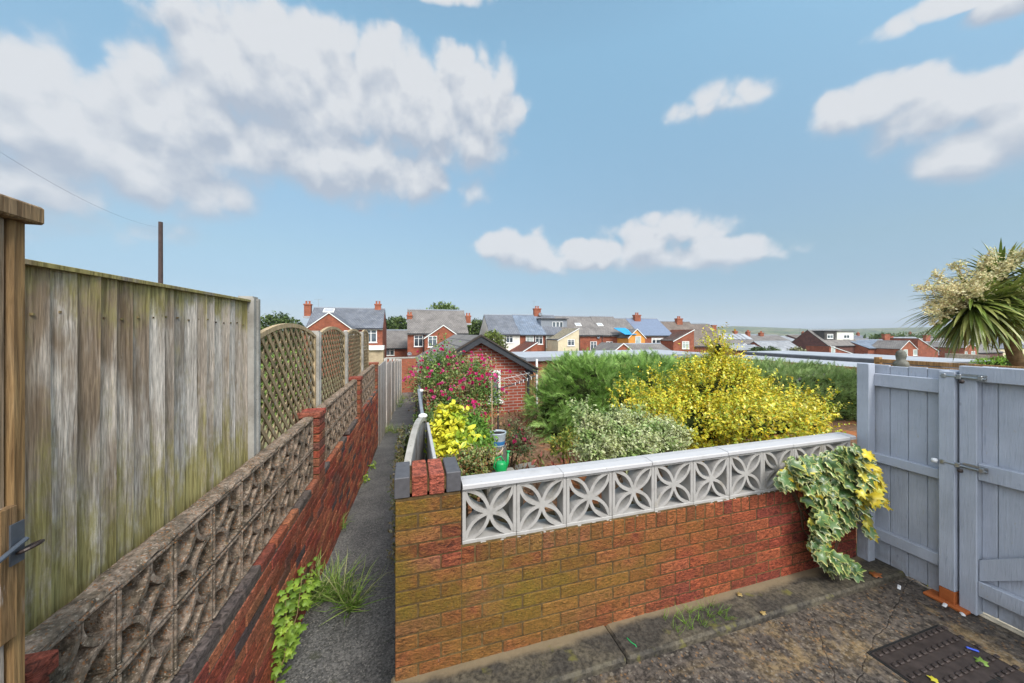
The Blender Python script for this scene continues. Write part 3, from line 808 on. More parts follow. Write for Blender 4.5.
# flower block, 0.29 m square, built once
BW = .2985; BH = .296
def flower_block(w, h, d):
    mb = MB(); t = .020
    mb.cbox((0, 0, 0), (w, 0, 0), (0, d, 0), (0, 0, t), ch=.003); mb.cbox((0, 0, h - t), (w, 0, 0), (0, d, 0), (0, 0, t), ch=.003)
    mb.cbox((0, .001, t), (t, 0, 0), (0, d - .002, 0), (0, 0, h - 2 * t), ch=.003); mb.cbox((w - t, .001, t), (t, 0, 0), (0, d - .002, 0), (0, 0, h - 2 * t), ch=.003)
    cx, cz = w / 2, h / 2
    for sx in (-1, 1):
        for sz in (-1, 1):
            ex, ez = cx + sx * (w / 2 - t * .7), cz + sz * (h / 2 - t * .7)
            dx, dz = ex - cx, ez - cz; L = math.hypot(dx, dz); nx, nz = -dz / L, dx / L
            for s in (-1, 1):
                pts = []
                for k in range(9):
                    u = k / 8; b = s * .175 * L * math.sin(math.pi * u) ** .9 if 0 < u < 1 else 0
                    pts.append((cx + dx * u + nx * b, cz + dz * u + nz * b))
                mb.strip(pts, .0185, .004, d - .004)
    mb.prism([(cx + .030 * math.cos(k * math.pi / 4 + .39), .007, cz + .030 * math.sin(k * math.pi / 4 + .39)) for k in range(8)], (0, d - .014, 0))
    return mb
fb = flower_block(BW - .0015, BH, .09)
proto = fb.build('screen_block', 'block_paint', gw)
for k in range(10):
    o = proto if k == 0 else proto.copy()
    if k: COL.objects.link(o); o.parent = gw
    o.location = Vector((.262 + k * BW + R.uniform(-.001, .001), WY + .012, -1.1095 + R.uniform(-.0015, .0015))) - Vector(gw.location)
x = .262; k = 0
while x < 3.25:                                      # coping slabs with sloped top
    L = .597 if k else .57; x1 = min(x + L, 3.28); mb = MB(); zt = -.789 + R.uniform(-.001, .001); y0 = WY - .004 + R.uniform(-.002, .002); y1 = y0 + .122
    mb.prism([(x, y0, zt - .024), (x, y0, zt - .006), (x, y0 + .006, zt - .001), (x, y0 + .06, zt + .004), (x, y1 - .006, zt - .001), (x, y1, zt - .006), (x, y1, zt - .024)], (x1 - x - .004, 0, 0))
    part(mb, 'coping_slab', 'coping_paint', gw); x = x1; k += 1
mb = MB()                                            # ragged mortar smears under the blocks
for k in range(70):
    xx = R.uniform(.26, 2.9); mb.cbox((xx, WY + .002 + R.uniform(0, .006), -1.1135), (R.uniform(.006, .03), 0, 0), (0, .03, 0), (0, 0, R.uniform(.003, .007)), ch=.0015)
part(mb, 'mortar_smear', 'block_paint', gw)

# ---- the left wall of the path: brick base, rough screen blocks, piers
Lw = thing('path_wall', 'long red brick wall topped with brown pebbly screen blocks left of the path', 'wall', (LX(5), 5, path_z(5)))
du = Vector((.0215, 1, 0)).normalized(); dn_ = Vector((-du.y, du.x, 0))      # along the path, into the wall
def ztop(y): return -1.362 + .014 * (y - 2)
mb = MB(); mm = MB()
PY = [.95, 3.58, 5.94, 8.30]
def up(y): return Vector((LX(y), y, 0))
y_end = 8.5
nc = 16
slope = Vector((du.x, du.y, .014))
def lay_l(mb, y0, y1, zb, n, off=0, palx=BR_PATH, mossv=.35):
    o = up(y0); L = (y1 - y0) * 1.0002
    for c in range(n):
        s = -.11 if (c + off) % 2 else 0.
        while s < L - .01:
            a, b = max(s, 0), min(s + .2155, L)
            if b - a > .02:
                k = R.uniform(.75, 1.2); col = tuple(q * k for q in R.choice(palx))
                if R.random() < .05: col = (.13, .09, .09)
                mb.cbox(o + du * a + Vector((0, 0, zb + .014 * a + c * .075 + R.uniform(-.001, .001))) + dn_ * R.uniform(-.002, .004), slope * (b - a), dn_ * .1, (0, 0, .0655), ch=.003, col=col, moss=mossv * R.random())
            s += .225
lay_l(mb, .6, y_end, ztop(.6) - nc * .075 - .065, nc)
part(mb, 'brickwork', 'brick_path', Lw)
mb = MB(); y = .62
while y < y_end - .1:                                # dark engineering-brick ledge, some of it broken
    L = R.choice((.215, .215, .215, .10)); skip = any(p - .02 < y + L / 2 < p + .22 for p in PY)
    if not skip and R.random() > .05:
        o = up(y) + Vector((0, 0, ztop(y) - .062 + R.uniform(-.003, .003))) + dn_ * R.uniform(-.003, .006)
        dark = R.random() < .5; col = (.16, .125, .115) if dark else tuple(q * .9 for q in R.choice(BR_PATH))
        mb.cbox(o, slope * (min(L, y_end - y) - .008), dn_ * .10, (0, 0, .062), ch=.008, col=col, moss=.3)
    y += L + .004
part(mb, 'ledge', 'brick_path', Lw)
mm = MB(); o = up(.6) + dn_ * .008
mm.obox(o + Vector((0, 0, -3.1)), du * (y_end - .6), dn_ * .2, (0, 0, 3.1 + ztop(.6) - .035)); part(mm, 'mortar', 'mortar_pale', Lw)
ZC = .014
for py in PY:                                        # piers
    mb = MB(); o = up(py); zt = -.758 + ZC * (py - 3.5) + (.02 if py > 3 else 0)
    if py < 3: zt += 0
    W = .205
    for c in range(9):
        z = zt - .05 - (c + 1) * .075
        for (p, ax, ay) in ((o, du * W, dn_ * .10), (o + dn_ * .103, du * W, dn_ * .105)) if c % 2 else ((o, du * .10, dn_ * .21), (o + du * .105, du * .10, dn_ * .21)):
            k = R.uniform(.75, 1.2); col = tuple(q * k for q in R.choice(BR_PATH))
            mb.cbox(p + Vector((0, 0, z)) + dn_ * R.uniform(-.001, .002), ax, ay, (0, 0, .0655), ch=.005, col=col, moss=.75 if R.random() < .5 else .3)
    part(mb, 'pier', 'brick_path', Lw)
    mb = MB(); mb.obox(o + dn_ * .006 + du * .006 + Vector((0, 0, zt - .72)), du * .193, dn_ * .198, (0, 0, .69)); part(mb, 'pier_mortar', 'mortar', Lw)
    mb = MB()
    for i in range(3):
        mb.cbox(o + du * (-.012 + i * .077) - dn_ * .010 + Vector((0, 0, zt - .048 + R.uniform(-.003, .003))), du * .072, dn_ * .235, (0, 0, .05), ch=.006, col=tuple(q * R.uniform(.8, 1.1) for q in (.40, .09, .055)), moss=.15)
    part(mb, 'pier_cap', 'brick_path', Lw)
def rough_block(w, h, d):
    """pierced block: corner rings leave five holes; lattice walls rough and thick"""
    mb = MB(); t = .016
    mb.cbox((0, 0, 0), (w, 0, 0), (0, d, 0), (0, 0, t), ch=.005); mb.cbox((0, 0, h - t), (w, 0, 0), (0, d, 0), (0, 0, t), ch=.005)
    mb.cbox((0, .002, t), (t, 0, 0), (0, d - .004, 0), (0, 0, h - 2 * t), ch=.005); mb.cbox((w - t, .002, t), (t, 0, 0), (0, d - .004, 0), (0, 0, h - 2 * t), ch=.005)
    def arc(cx, cz, r, a0, a1, ry=1, wd=.032, n=9):
        pts = []
        for k in range(n):
            a = rad(a0 + (a1 - a0) * k / (n - 1)); pts.append((cx + r * math.cos(a) + R.uniform(-.001, .001), cz + ry * r * math.sin(a) + R.uniform(-.001, .001)))
        mb.strip(pts, wd, .004, d - .004)
    r = w * .40
    arc(w - t, h - t, w * .42, 180, 270, 1, .020); arc(t, t, w * .42, 0, 90, 1, .020)
    arc(t, h - t, w * .48, 270, 360, 1, .018); arc(w - t, t, w * .48, 90, 180, 1, .018)
    return mb
# local frame of a block: x along the path wall seen from the path is +Y; the visible face (y=0) looks at the path
rb = rough_block(.2615, .272, .12)
protos = []
for v_ in range(3):
    rb = rough_block(.2615, .272, .088)
    protos.append(rb)
first = {}
def put_block(y, z):
    v_ = R.randrange(3)
    if v_ not in first:
        first[v_] = protos[v_].build('screen_block', 'aggregate', Lw); o = first[v_]
    else:
        o = first[v_].copy(); COL.objects.link(o); o.parent = Lw
    p = up(y) + dn_ * .045
    o.rotation_euler = (0, 0, math.atan2(du.y, du.x))
    o.location = Vector((p.x, p.y, z + R.uniform(-.003, .003))) - Vector(Lw.location)
for a, b in zip(PY, PY[1:]):
    n = round((b - a - .21) / .265); pitch = (b - a - .212) / n
    for k in range(n):
        y = a + .208 + k * pitch
        for r_ in range(2):
            put_block(y, ztop(y) + .004 + r_ * .278)
    # thick pebble bed running along the top of the blocks
    mb = MB(); L = n * pitch; m_ = 40; vs = []; fs = []
    for i in range(m_ + 1):
        yy = a + .206 + L * i / m_; p = up(yy); zt = ztop(yy) + .554
        for (dd, zz) in ((.046, 0), (.046, .010), (.056, .018), (.085, .021), (.115, .020), (.13, .010), (.13, 0)):
            q = p + dn_ * (dd + R.uniform(-.005, .005)); vs.append((q.x, q.y, zt + zz + R.uniform(-.005, .005)))
    for i in range(m_):
        for j in range(6): fs.append((i * 7 + j, i * 7 + j + 1, (i + 1) * 7 + j + 1, (i + 1) * 7 + j))
    fs += [tuple(range(7)), tuple(range(m_ * 7, m_ * 7 + 7))[::-1]]
    mb.add(vs, fs); part(mb, 'block_coping', 'aggregate', Lw)


# ---- closeboard fence and trellis panels behind the left wall
def board_panel(parent, y0, y1, z0, z1, mat, n, xf, name='board_panel', slant=0, dark=None):
    mb = MB(); w = (y1 - y0) / n
    for i in range(n):
        a = y0 + i * w; c = R.uniform(.74, 1.12); tilt = R.uniform(.015, .023)
        b = a + w + R.uniform(.004, .012)
        xa, xb = xf(a), xf(b); zt = z1 + slant * (i + .5) / n + R.uniform(-.006, .004)
        wave = [R.uniform(-.003, .003) for _ in range(6)]
        vs, fs = [], []
        for k in range(6):
            z = z0 + (zt - z0) * k / 5; e = wave[k]
            vs += [(xa + .003 + e, a, z), (xb + .003 + tilt + e, b, z), (xb - .012 + tilt + e, b, z), (xa - .008 + e, a, z)]
        for k in range(5):
            for j in range(4): fs.append((k * 4 + j, k * 4 + (j + 1) % 4, (k + 1) * 4 + (j + 1) % 4, (k + 1) * 4 + j))
        fs.append((20, 21, 22, 23)); fs.append((3, 2, 1, 0))
        warm = R.uniform(.93, 1.08)
        mb.add(vs, fs, col=(c * warm, c, c / warm), moss=R.random())
        for zn in (z0 + .35, z1 - .14) if mat == 'fence_board' else ():
            zz = zn + R.uniform(-.012, .012); ym_ = a + w * .55; mb.box(xf(ym_) + .006, xf(ym_) + .016, ym_ - .0035, ym_ + .0035, zz - .0035, zz + .0035, col=(.12, .10, .09))
    return part(mb, name, mat, parent)
FP = [1.13, 2.65, 4.17, 5.68, 7.20]
cf = thing('closeboard_fence', 'tall weathered vertical-board fence stained with green algae beside the path wall', 'fence', (FX(2.3), 2.3, -1.6))
board_panel(cf, FP[0], FP[1] - .06, -1.62, .203, 'fence_board', 19, FX)
mb = MB(); a, b = FP[0] - .02, FP[1] - .05
mb.prism([(FX(a) - .02, a, .188), (FX(a) + .034, a, .188), (FX(a) + .034, a, .201), (FX(a) - .02, a, .212)], (FX(b) - FX(a), b - a, .012), col=(.5, .48, .5), moss=.4)
part(mb, 'cap_rail', 'fence_board', cf)
for z in (-1.45, -.6, .08):
    mb = MB(); mb.obox((FX(a) - .06, a, z), (FX(b) - FX(a), b - a, 0), (.04, 0, 0), (0, 0, .07), moss=.2); part(mb, 'back_rail', 'fence_board', cf)
# the panel carried on behind the timber gate post
cf2 = thing('closeboard_fence', 'near end of the board fence, mostly hidden behind the tall timber gate', 'fence', (FX(.6), .6, -1.6))
board_panel(cf2, -.3, FP[0] - .03, -1.62, .198, 'fence_board', 14, FX)
mb = MB(); a, b = -.3, FP[0] - .03
mb.prism([(FX(a) - .02, a, .184), (FX(a) + .030, a, .184), (FX(a) + .030, a, .196), (FX(a) - .02, a, .207)], (FX(b) - FX(a), b - a, 0), col=(.5, .48, .5), moss=.4)
part(mb, 'cap_rail', 'fence_board', cf2)
plab = ['concrete fence post between the board fence and the first trellis panel', 'concrete post between the first and second arched trellis panels', 'concrete post between the second and third arched trellis panels', 'farthest concrete post of the arched trellis fence']
for i, (py, zt) in enumerate(((2.65, .237), (4.17, .025), (5.68, .025), (7.20, .025))):
    mb = MB(); x = FX(py); s = .05
    mb.prism([(x - s, py - s, -3), (x + s, py - s, -3), (x + s, py - .02, -3), (x + s - .02, py, -3), (x + s, py + .02, -3), (x + s, py + s, -3), (x - s, py + s, -3)], (0, 0, zt - .012 + 3))
    mb.prism([(x - s + .01, py - s + .01, zt - .012), (x + s - .01, py - s + .01, zt - .012), (x + s - .01, py + s - .01, zt - .012), (x - s + .01, py + s - .01, zt - .012)], (0, 0, .012))
    o = mb.build('fence_post', 'concrete', None, (x, py, -2)); tag(o, plab[i], 'fence post', 'concrete fence posts')
def clip_seg(p, q, inside):
    """keeps the stretch of segment p-q that lies inside a panel (sampled)"""
    N = 60; pts = [(p[0] + (q[0] - p[0]) * i / N, p[1] + (q[1] - p[1]) * i / N) for i in range(N + 1)]
    ok = [t for t in pts if inside(*t)]
    return (ok[0], ok[-1]) if len(ok) > 2 else None
tl = ['nearest arched diamond trellis panel, next to the board fence', 'second arched trellis panel from the board fence', 'third arched trellis panel, greyer and seen edge-on', 'farthest arched trellis panel, a sliver before the grey board fence']
for i, (a, b) in enumerate(((2.70, 4.12), (4.22, 5.63), (5.73, 7.15), (7.25, 8.2))):
    t = thing('trellis_panel', tl[i], 'trellis', (FX((a + b) / 2), (a + b) / 2, -1.5), 'arched trellis panels')
    w = b - a; zl, zh, z0 = -.025, .083 if i < 2 else .07, -1.62
    def arch(s, w=w, zl=zl, zh=zh): return zl + (zh - zl) * (1 - (2 * s / w - 1) ** 2)
    def P(s, z, off, a=a): y = a + s; return Vector((FX(y) + off, y, z))
    mb = MB(); n = 16
    for k in range(n):                               # arched head
        s0, s1 = w * k / n, w * (k + 1) / n; z_0, z_1 = arch(s0), arch(s1)
        mb.add([P(s0, z_0 - .035, -.012), P(s1, z_1 - .035, -.012), P(s1, z_1, -.012), P(s0, z_0, -.012), P(s0, z_0 - .035, .022), P(s1, z_1 - .035, .022), P(s1, z_1, .022), P(s0, z_0, .022)],
               [(4, 5, 6, 7), (3, 2, 1, 0), (7, 6, 2, 3), (5, 4, 0, 1)], col=(1.9, 1.9, 1.85), moss=.3)
    for (s0, s1, za, zb) in ((0, .04, z0, zl - .02), (w - .04, w, z0, zl - .02), (.04, w - .04, z0, z0 + .04)):
        mb.obox(P(s0, za, -.012), P(s1, za, -.012) - P(s0, za, -.012), (.034, 0, 0), (0, 0, zb - za), col=(1.7, 1.7, 1.6), moss=.6)
    part(mb, 'frame', 'slat_brown', t)
    for lay_ in (0, 1):
        mb = MB(); sg = 1 if lay_ else -1; off = -.004 if lay_ else .010; H = zh - z0
        pitch = .128; c = -H - .1
        while c < w + H:
            p, q = ((c, z0), (c + H, zh)) if sg > 0 else ((c + H, z0), (c, zh))
            r_ = clip_seg(p, q, lambda s, z: .01 < s < w - .01 and z0 < z < arch(s) - .01)
            if r_:
                (s0, za), (s1, zb) = r_; A, B = P(s0, za, off), P(s1, zb, off); d = (B - A).normalized(); nn = d.cross(Vector((1, 0, 0))).normalized()
                k = R.uniform(.75, 1.3) * (1.5 if sg < 0 else 1.2)
                mb.obox(A - nn * .0175, B - A, nn * .035, (.008, 0, 0), col=(k, k * 1.0, k * .95), moss=R.random())
            c += pitch
        part(mb, 'lattice', 'slat_brown', t)

# ---- grey board fence further along the path, five stepped bays
yy = 8.55
for i in range(6):
    a, b = yy, yy + 1.78; x0 = LX(a)
    t = thing('board_fence', ['grey board fence bay beginning where the screen-block wall ends', 'second bay of the grey board fence along the path', 'third bay of the grey board fence along the path', 'fourth bay of the grey board fence along the path', 'fifth bay of the grey board fence, near the far brick wall', 'last bay of the grey board fence, against the far brick wall'][i], 'fence', (x0, (a + b) / 2, path_z(b)), 'grey board fence bays beside the path')
    top = -.76 - .135 * i
    board_panel(t, a, b - .04, path_z(b) - .02, top, 'grey_board', 12, lambda y: LX(y) + .0, slant=0)
    mb = MB(); mb.box(LX(b) - .04, LX(b) + .045, b - .045, b + .035, -4, top + .05, moss=.2, col=(1.15, 1.15, 1.15)); part(mb, 'post', 'grey_board', t)
    mb = MB(); mb.obox((LX(a) - .03, a, top - .3), (LX(b - .05) - LX(a), b - .05 - a, 0), (.02, 0, 0), (0, 0, .07)); part(mb, 'rail', 'grey_board', t)
    yy = b
# ---- brick wall closing the end of the path
t = thing('end_wall', 'weathered red brick wall closing the far end of the path', 'wall', (1.5, 20.7, path_z(20.7)))
mb = MB(); mb.box(-1.3, 3.2, 20.6, 20.83, -4.2, -1.45); part(mb, 'brickwork', 'orange_brick', t)
mb = MB(); mb.box(-1.32, 3.22, 20.57, 20.86, -1.45, -1.38); part(mb, 'coping', 'concrete', t)

# ---- near left: tall timber gate seen edge-on with cap and bolt
t = thing('timber_gate', 'tall weathered timber gate with a brown edge post at the left border', 'gate', (-.77, .5, -1.75))
mb = MB(); y = .934
for k in range(7):
    mb.cbox((-.78, y - .14, -1.72), (.018, 0, 0), (0, .137, 0), (0, 0, 1.945), ch=.002, col=(1.1, 1.08, 1.05), moss=R.random()); y -= .14
part(mb, 'boards', 'gate_timber', t)
mb = MB(); mb.cbox((-.80, .936, -1.74), (.044, 0, 0), (0, .028, 0), (0, 0, 1.968), ch=.004, col=(1, 1, 1), moss=.3); part(mb, 'edge_post', 'orange_post', t)
mb = MB(); mb.cbox((-.815, -.1, .226), (.078, 0, 0), (0, 1.078, 0), (0, 0, .037), ch=.004, col=(1.1, 1.05, .95), moss=.7); part(mb, 'cap_rail', 'orange_post', t)
mb = MB(); mb.cbox((-.762, .905, -.60), (.014, 0, 0), (0, .032, 0), (0, 0, .26), ch=.002, col=(.8, .7, .6), moss=.9); part(mb, 'batten', 'orange_post', t)
bt = part((lambda b: (b.box(-.7475, -.7445, .920, .945, -.455, -.375), b)[1])(MB()), 'bolt', 'painted_steel', t)
mb = MB(); mb.tube([(-.738, .74, -.475), (-.738, .940, -.412)], .0045, 10); mb.box(-.745, -.735, .80, .83, -.485, -.42)
part(mb, 'bolt_rod', 'painted_steel', bt)
mb = MB(); ring = [(-.736 + .012 * math.cos(a), .945 + .018 * math.sin(a), -.432 + .004 * math.cos(a)) for a in [k * math.pi / 8 for k in range(17)]]
mb.tube(ring, .0035, 6, cap=False); part(mb, 'ring_handle', 'cast_iron', bt)
t = thing('telegraph_pole', 'tall dark pole standing alone beyond the board fence', 'pole', (-12.5, 22.5, -4))
mb = MB(); mb.tube([(-12.5, 22.5, -4), (-12.5, 22.5, 5.8)], [.115, .09], 12); part(mb, 'shaft', 'pole_wood', t)
mb = MB(); pts = []
for k in range(25):
    s = k / 24; a = Vector((-12.5, 22.5, 5.5)); b = Vector((-8, 3, 6.2)); p = a.lerp(b, s); p.z -= 1.2 * 4 * s * (1 - s); pts.append(p)
mb.tube(pts, .0025, 4); tag(mb.build('overhead_wire', 'pole_wood'), 'thin wire sagging from the dark pole towards the top left', 'wire')

# ---- blue-grey board panel and gate on the right
GX = 3.40
t = thing('gate_panel', 'blue-grey painted fixed board panel beside the ivy, with three rails', 'fence panel', (GX, 1.55, -1.75))
def vboards(mb, ys, z0, z1, x=GX, th=.018):
    for a, b in zip(ys, ys[1:]):
        mb.cbox((x + R.uniform(0, .003), min(a, b) + .001, z0 + R.uniform(0, .01)), (th, 0, 0), (0, abs(b - a) - .003, 0), (0, 0, z1 - z0), ch=.003)
mb = MB(); vboards(mb, [1.80, 1.655, 1.558, 1.462, 1.365, 1.31], -1.742, -.248); part(mb, 'boards', 'grey_paint', t)
for (za, zb) in ((-.398, -.305), (-.968, -.905), (-1.545, -1.468)):
    mb = MB(); mb.cbox((GX - .042, 1.383, za), (.041, 0, 0), (0, .36, 0), (0, 0, zb - za), ch=.003); part(mb, 'rail', 'grey_paint', t)
mb = MB(); mb.cbox((GX - .072, 1.308, -1.655), (.068, 0, 0), (0, .072, 0), (0, 0, 1.408), ch=.004); part(mb, 'stile', 'grey_paint', t)
mb = MB(); mb.cbox((GX - .071, 1.309, -1.750), (.064, 0, 0), (0, .070, 0), (0, 0, .093), ch=.004); mb.cbox((GX - .10, 1.25, -1.752), (.10, 0, 0), (0, .19, 0), (0, 0, .018), ch=.004)
part(mb, 'bare_foot', 'rust_orange_wood', t)['label'] = 'unpainted rusty orange foot of the stile'
mb = MB(); mb.cbox((3.30, 1.722, -1.72), (.072, 0, 0), (0, .075, 0), (0, 0, 1.49), ch=.004)
tag(mb.build('corner_post', 'grey_paint', None, (3.33, 1.76, -1.72)), 'slim blue-grey painted square post at the end of the garden wall', 'post')
t = thing('yard_gate', 'blue-grey ledged and braced gate at the right border of the yard', 'gate', (GX, .8, -1.75))
mb = MB(); vboards(mb, [1.228, 1.166, 1.05, .93, .81, .69, .57, .45, .33], -1.735, -.214); part(mb, 'boards', 'grey_paint', t)
mb = MB(); mb.cbox((GX - .052, 1.226, -1.745), (.072, 0, 0), (0, .073, 0), (0, 0, 1.532), ch=.004); part(mb, 'stile', 'grey_paint', t)
mb = MB(); mb.cbox((GX - .052, .30, -1.745), (.072, 0, 0), (0, .073, 0), (0, 0, 1.532), ch=.004); part(mb, 'stile', 'grey_paint', t)
for (za, zb, yb) in ((-.300, -.208, 1.298), (-.905, -.805, 1.225), (-1.62, -1.53, 1.225)):
    mb = MB(); mb.cbox((GX - (.055 if yb > 1.25 else .045), .30 if yb > 1.25 else .374, za), (.044, 0, 0), (0, yb - (.30 if yb > 1.25 else .374), 0), (0, 0, zb - za), ch=.003); part(mb, 'rail', 'grey_paint', t)
mb = MB(); A = Vector((GX - .036, 1.222, -1.53)); B = Vector((GX - .036, .50, -.905))
mb.prism([A, A + Vector((0, 0, .13)), B + Vector((0, .02, 0)), B + Vector((0, -.15, 0))], (.03, 0, 0)); part(mb, 'brace', 'grey_paint', t)
def bolt(parent, y, z, long=.13, knob=None):
    mb = MB(); x = GX - .056
    mb.tube([(x - .014, y + .045, z), (x - .014, y - long, z - .006)], .0065, 10)
    for yy in (y + .03, y - .035, y - long + .02): mb.cbox((x - .024, yy - .009, z - .016), (.022, 0, 0), (0, .020, 0), (0, 0, .030), ch=.003)
    mb.cbox((x - .003, y - long, z - .017), (.003, 0, 0), (0, .10, 0), (0, 0, .036), ch=.001)
    b = part(mb, 'bolt', 'zinc', parent)
    mb = MB(); mb.lathe((x - .03, y - .05, z - .03), [(0, -.012), (.010, -.010), (.013, 0), (.010, .010), (0, .012)], 10); part(mb, 'bolt_knob', 'cast_iron', b, True)
    return b
b = bolt(t, 1.325, -.275, .14); b = bolt(t, 1.33, -.835, .15)
mb = MB(); mb.lathe((GX - .085, 1.392, -.838), [(0, -.014), (.012, -.012), (.016, 0), (.012, .012), (0, .014)], 12); part(mb, 'bolt_end', 'litter_white', b, True)
# concrete sill under the gate
mb = MB(); mb.cbox((GX - .01, .2, -1.78), (.14, 0, 0), (0, 1.04, 0), (0, 0, .04), ch=.008); tag(mb.build('sill', 'pebbledash', None, (GX, .7, -1.78)), None, kind='structure')

# ---- inspection cover
t = thing('manhole_cover', 'dark iron inspection cover with rows of studs set in the yard', 'manhole cover', (2.8, .95, -1.752))
mb = MB(); X0, X1, Y0, Y1 = 2.40, 3.03, .62, 1.262; zc = -1.7525
mb.box(X0, X1, Y0, Y1, zc - .01, zc + .003); part(mb, 'frame', 'dark_hole', t)
mb = MB(); mb.cbox((X0 + .012, Y0 + .012, zc - .01), (X1 - X0 - .024, 0, 0), (0, Y1 - Y0 - .024, 0), (0, 0, .019), ch=.003)
for r_ in range(9):
    yy = Y1 - .035 - r_ * .062
    for k in range(13):
        xx = X0 + .038 + k * .049
        if 4 <= r_ <= 6 and 3 <= k <= 8:
            if k % 2 == 0: mb.box(xx - .004, xx + .004, yy - .018, yy + .012, zc + .009, zc + .0125)
            continue
        mb.cbox((xx - .014, yy - .010, zc + .0085), (.028, 0, 0), (0, .020, 0), (0, 0, .010), ch=.004)
part(mb, 'plate', 'rusty_iron', t)
mb = MB(); mb.box(X0 + .30, X0 + .46, Y1 - .30, Y1 - .283, zc + .0095, zc + .011); part(mb, 'lifting_slot', 'dark_hole', t)

# ---- low arched fence and posts between the path and the garden
t = thing('low_arched_panel', 'low grey board panel with a cream arched top rail just behind the brick pier', 'fence panel', (.05, 2.55, -1.9))
A, B = Vector((-.02, 2.10, 0)), Vector((.115, 3.08, 0)); D = B - A; Nn = Vector((D.y, -D.x, 0)).normalized(); n = 18
def archz(s): return -.785 + .04 * s + .11 * (1 - (2 * s - 1) ** 2)
mb = MB()
for k in range(n):
    s0, s1 = k / n, (k + 1) / n; p, q = A + D * s0, A + D * s1
    V4 = [p - Nn * .02 + Vector((0, 0, archz(s0) - .03)), q - Nn * .02 + Vector((0, 0, archz(s1) - .03)), q - Nn * .02 + Vector((0, 0, archz(s1))), p - Nn * .02 + Vector((0, 0, archz(s0)))]
    mb.add(V4 + [v + Nn * .04 for v in V4], [(0, 1, 2, 3), (7, 6, 5, 4), (3, 2, 6, 7), (1, 0, 4, 5)] + ([(0, 3, 7, 4)] if k == 0 else []) + ([(1, 5, 6, 2)] if k == n - 1 else []))
part(mb, 'arched_rail', 'concrete', t)
mb = MB()
for k in range(9):
    s0, s1 = k / 9 + .004, (k + 1) / 9 - .004; p, q = A + D * s0, A + D * s1; zz = archz((s0 + s1) / 2) - .03
    mb.obox(p - Nn * .012 + Vector((0, 0, -2.2)), q - p, Nn * .022, (0, 0, 2.2 + zz), col=(.55, .58, .62), moss=R.random())
part(mb, 'boards', 'grey_board', t)
mb = MB(); mb.cbox((.132, 2.14, -2.0), (.022, 0, 0), (0, .86, 0), (0, 0, 1.245), ch=.004, col=(.5, .52, .56))
tag(mb.build('pale_rail_panel', 'coping_paint', None, (.14, 2.5, -2)), 'narrow white-topped grey board running alongside the arched panel', 'fence panel')
fl = ['white-capped dark square post behind the arched panel', 'second capped post of the path-side garden fence', 'third capped post of the path-side garden fence', 'farthest capped post of the path-side garden fence']
ypos = [3.22, 4.95, 6.7, 8.5]
for i, y in enumerate(ypos):
    x = .06 + .016 * y; zt = -.73 - .05 * i
    t = thing('garden_post', fl[i], 'post', (x, y, garden_z(y)), 'posts of the path-side garden fence')
    mb = MB(); mb.cbox((x - .03, y - .03, -3), (.06, 0, 0), (0, .06, 0), (0, 0, 3 + zt - .03), ch=.004); part(mb, 'shaft', 'grey_trim', t)
    mb = MB(); mb.lathe((x, y, zt - .03), [(.0, 0), (.040, 0), (.041, .012), (.034, .024), (.016, .032), (0, .034)], 14); part(mb, 'cap', 'litter_white', t, True)
for i in range(3):
    a, b = ypos[i] + .05, ypos[i + 1] - .05; x = .06 + .016 * a
    t = thing('low_fence_panel', ['white and grey low fence panel behind the first capped post', 'low grey fence panel half under the roses', 'farthest low fence panel hidden in the roses'][i], 'fence panel', (x, (a + b) / 2, garden_z(a)), 'low panels of the path-side garden fence')
    mb = MB(); w = (b - a) / 14
    for k in range(14): mb.cbox((x - .009 + .016 * k * w, a + k * w + .004, path_z(b) + .1), (.018, 0, 0), (0, w - .008, 0), (0, 0, -.80 - .05 * i - path_z(b) - .1), ch=.002)
    part(mb, 'boards', 'grey_trim', t)
    mb = MB(); mb.cbox((x - .016, a, -.80 - .05 * i), (.032, 0, 0), (0, b - a, 0), (0, 0, .035), ch=.004); mb.cbox((x + .012, a, -1.15 - .05 * i), (.03, 0, 0), (0, b - a, 0), (0, 0, .06), ch=.004); part(mb, 'rail', 'lead_grey', t)
# ================================================================ BUILDINGS
def roof_slab(mb, e0, e1, r1, r0, th=.12):
    """roof plane: eave e0-e1, ridge r0-r1, tiles in UV metres"""
    e0, e1, r1, r0 = map(Vector, (e0, e1, r1, r0)); L = (e1 - e0).length; S = (r0 - e0).length
    n = (e1 - e0).cross(r0 - e0).normalized()
    if n.z < 0: n = -n
    top = [e0, e1, r1, r0]; bot = [p - n * th for p in top]; vs = top + bot
    u = (e1 - e0).normalized(); du_ = [((p - e0).dot(u), (p - e0 - u * (p - e0).dot(u)).length) for p in top]
    f = [(0, 1, 2, 3), (7, 6, 5, 4), (0, 4, 5, 1), (1, 5, 6, 2), (2, 6, 7, 3), (3, 7, 4, 0)]
    z4 = [(0, 0)] * 4
    nn = (e1 - e0).cross(r1 - e1)
    if nn.z < 0: f[0] = (3, 2, 1, 0); du_ = du_[::-1]
    mb.add(vs, f, uvs=[du_] + [z4] * 5)
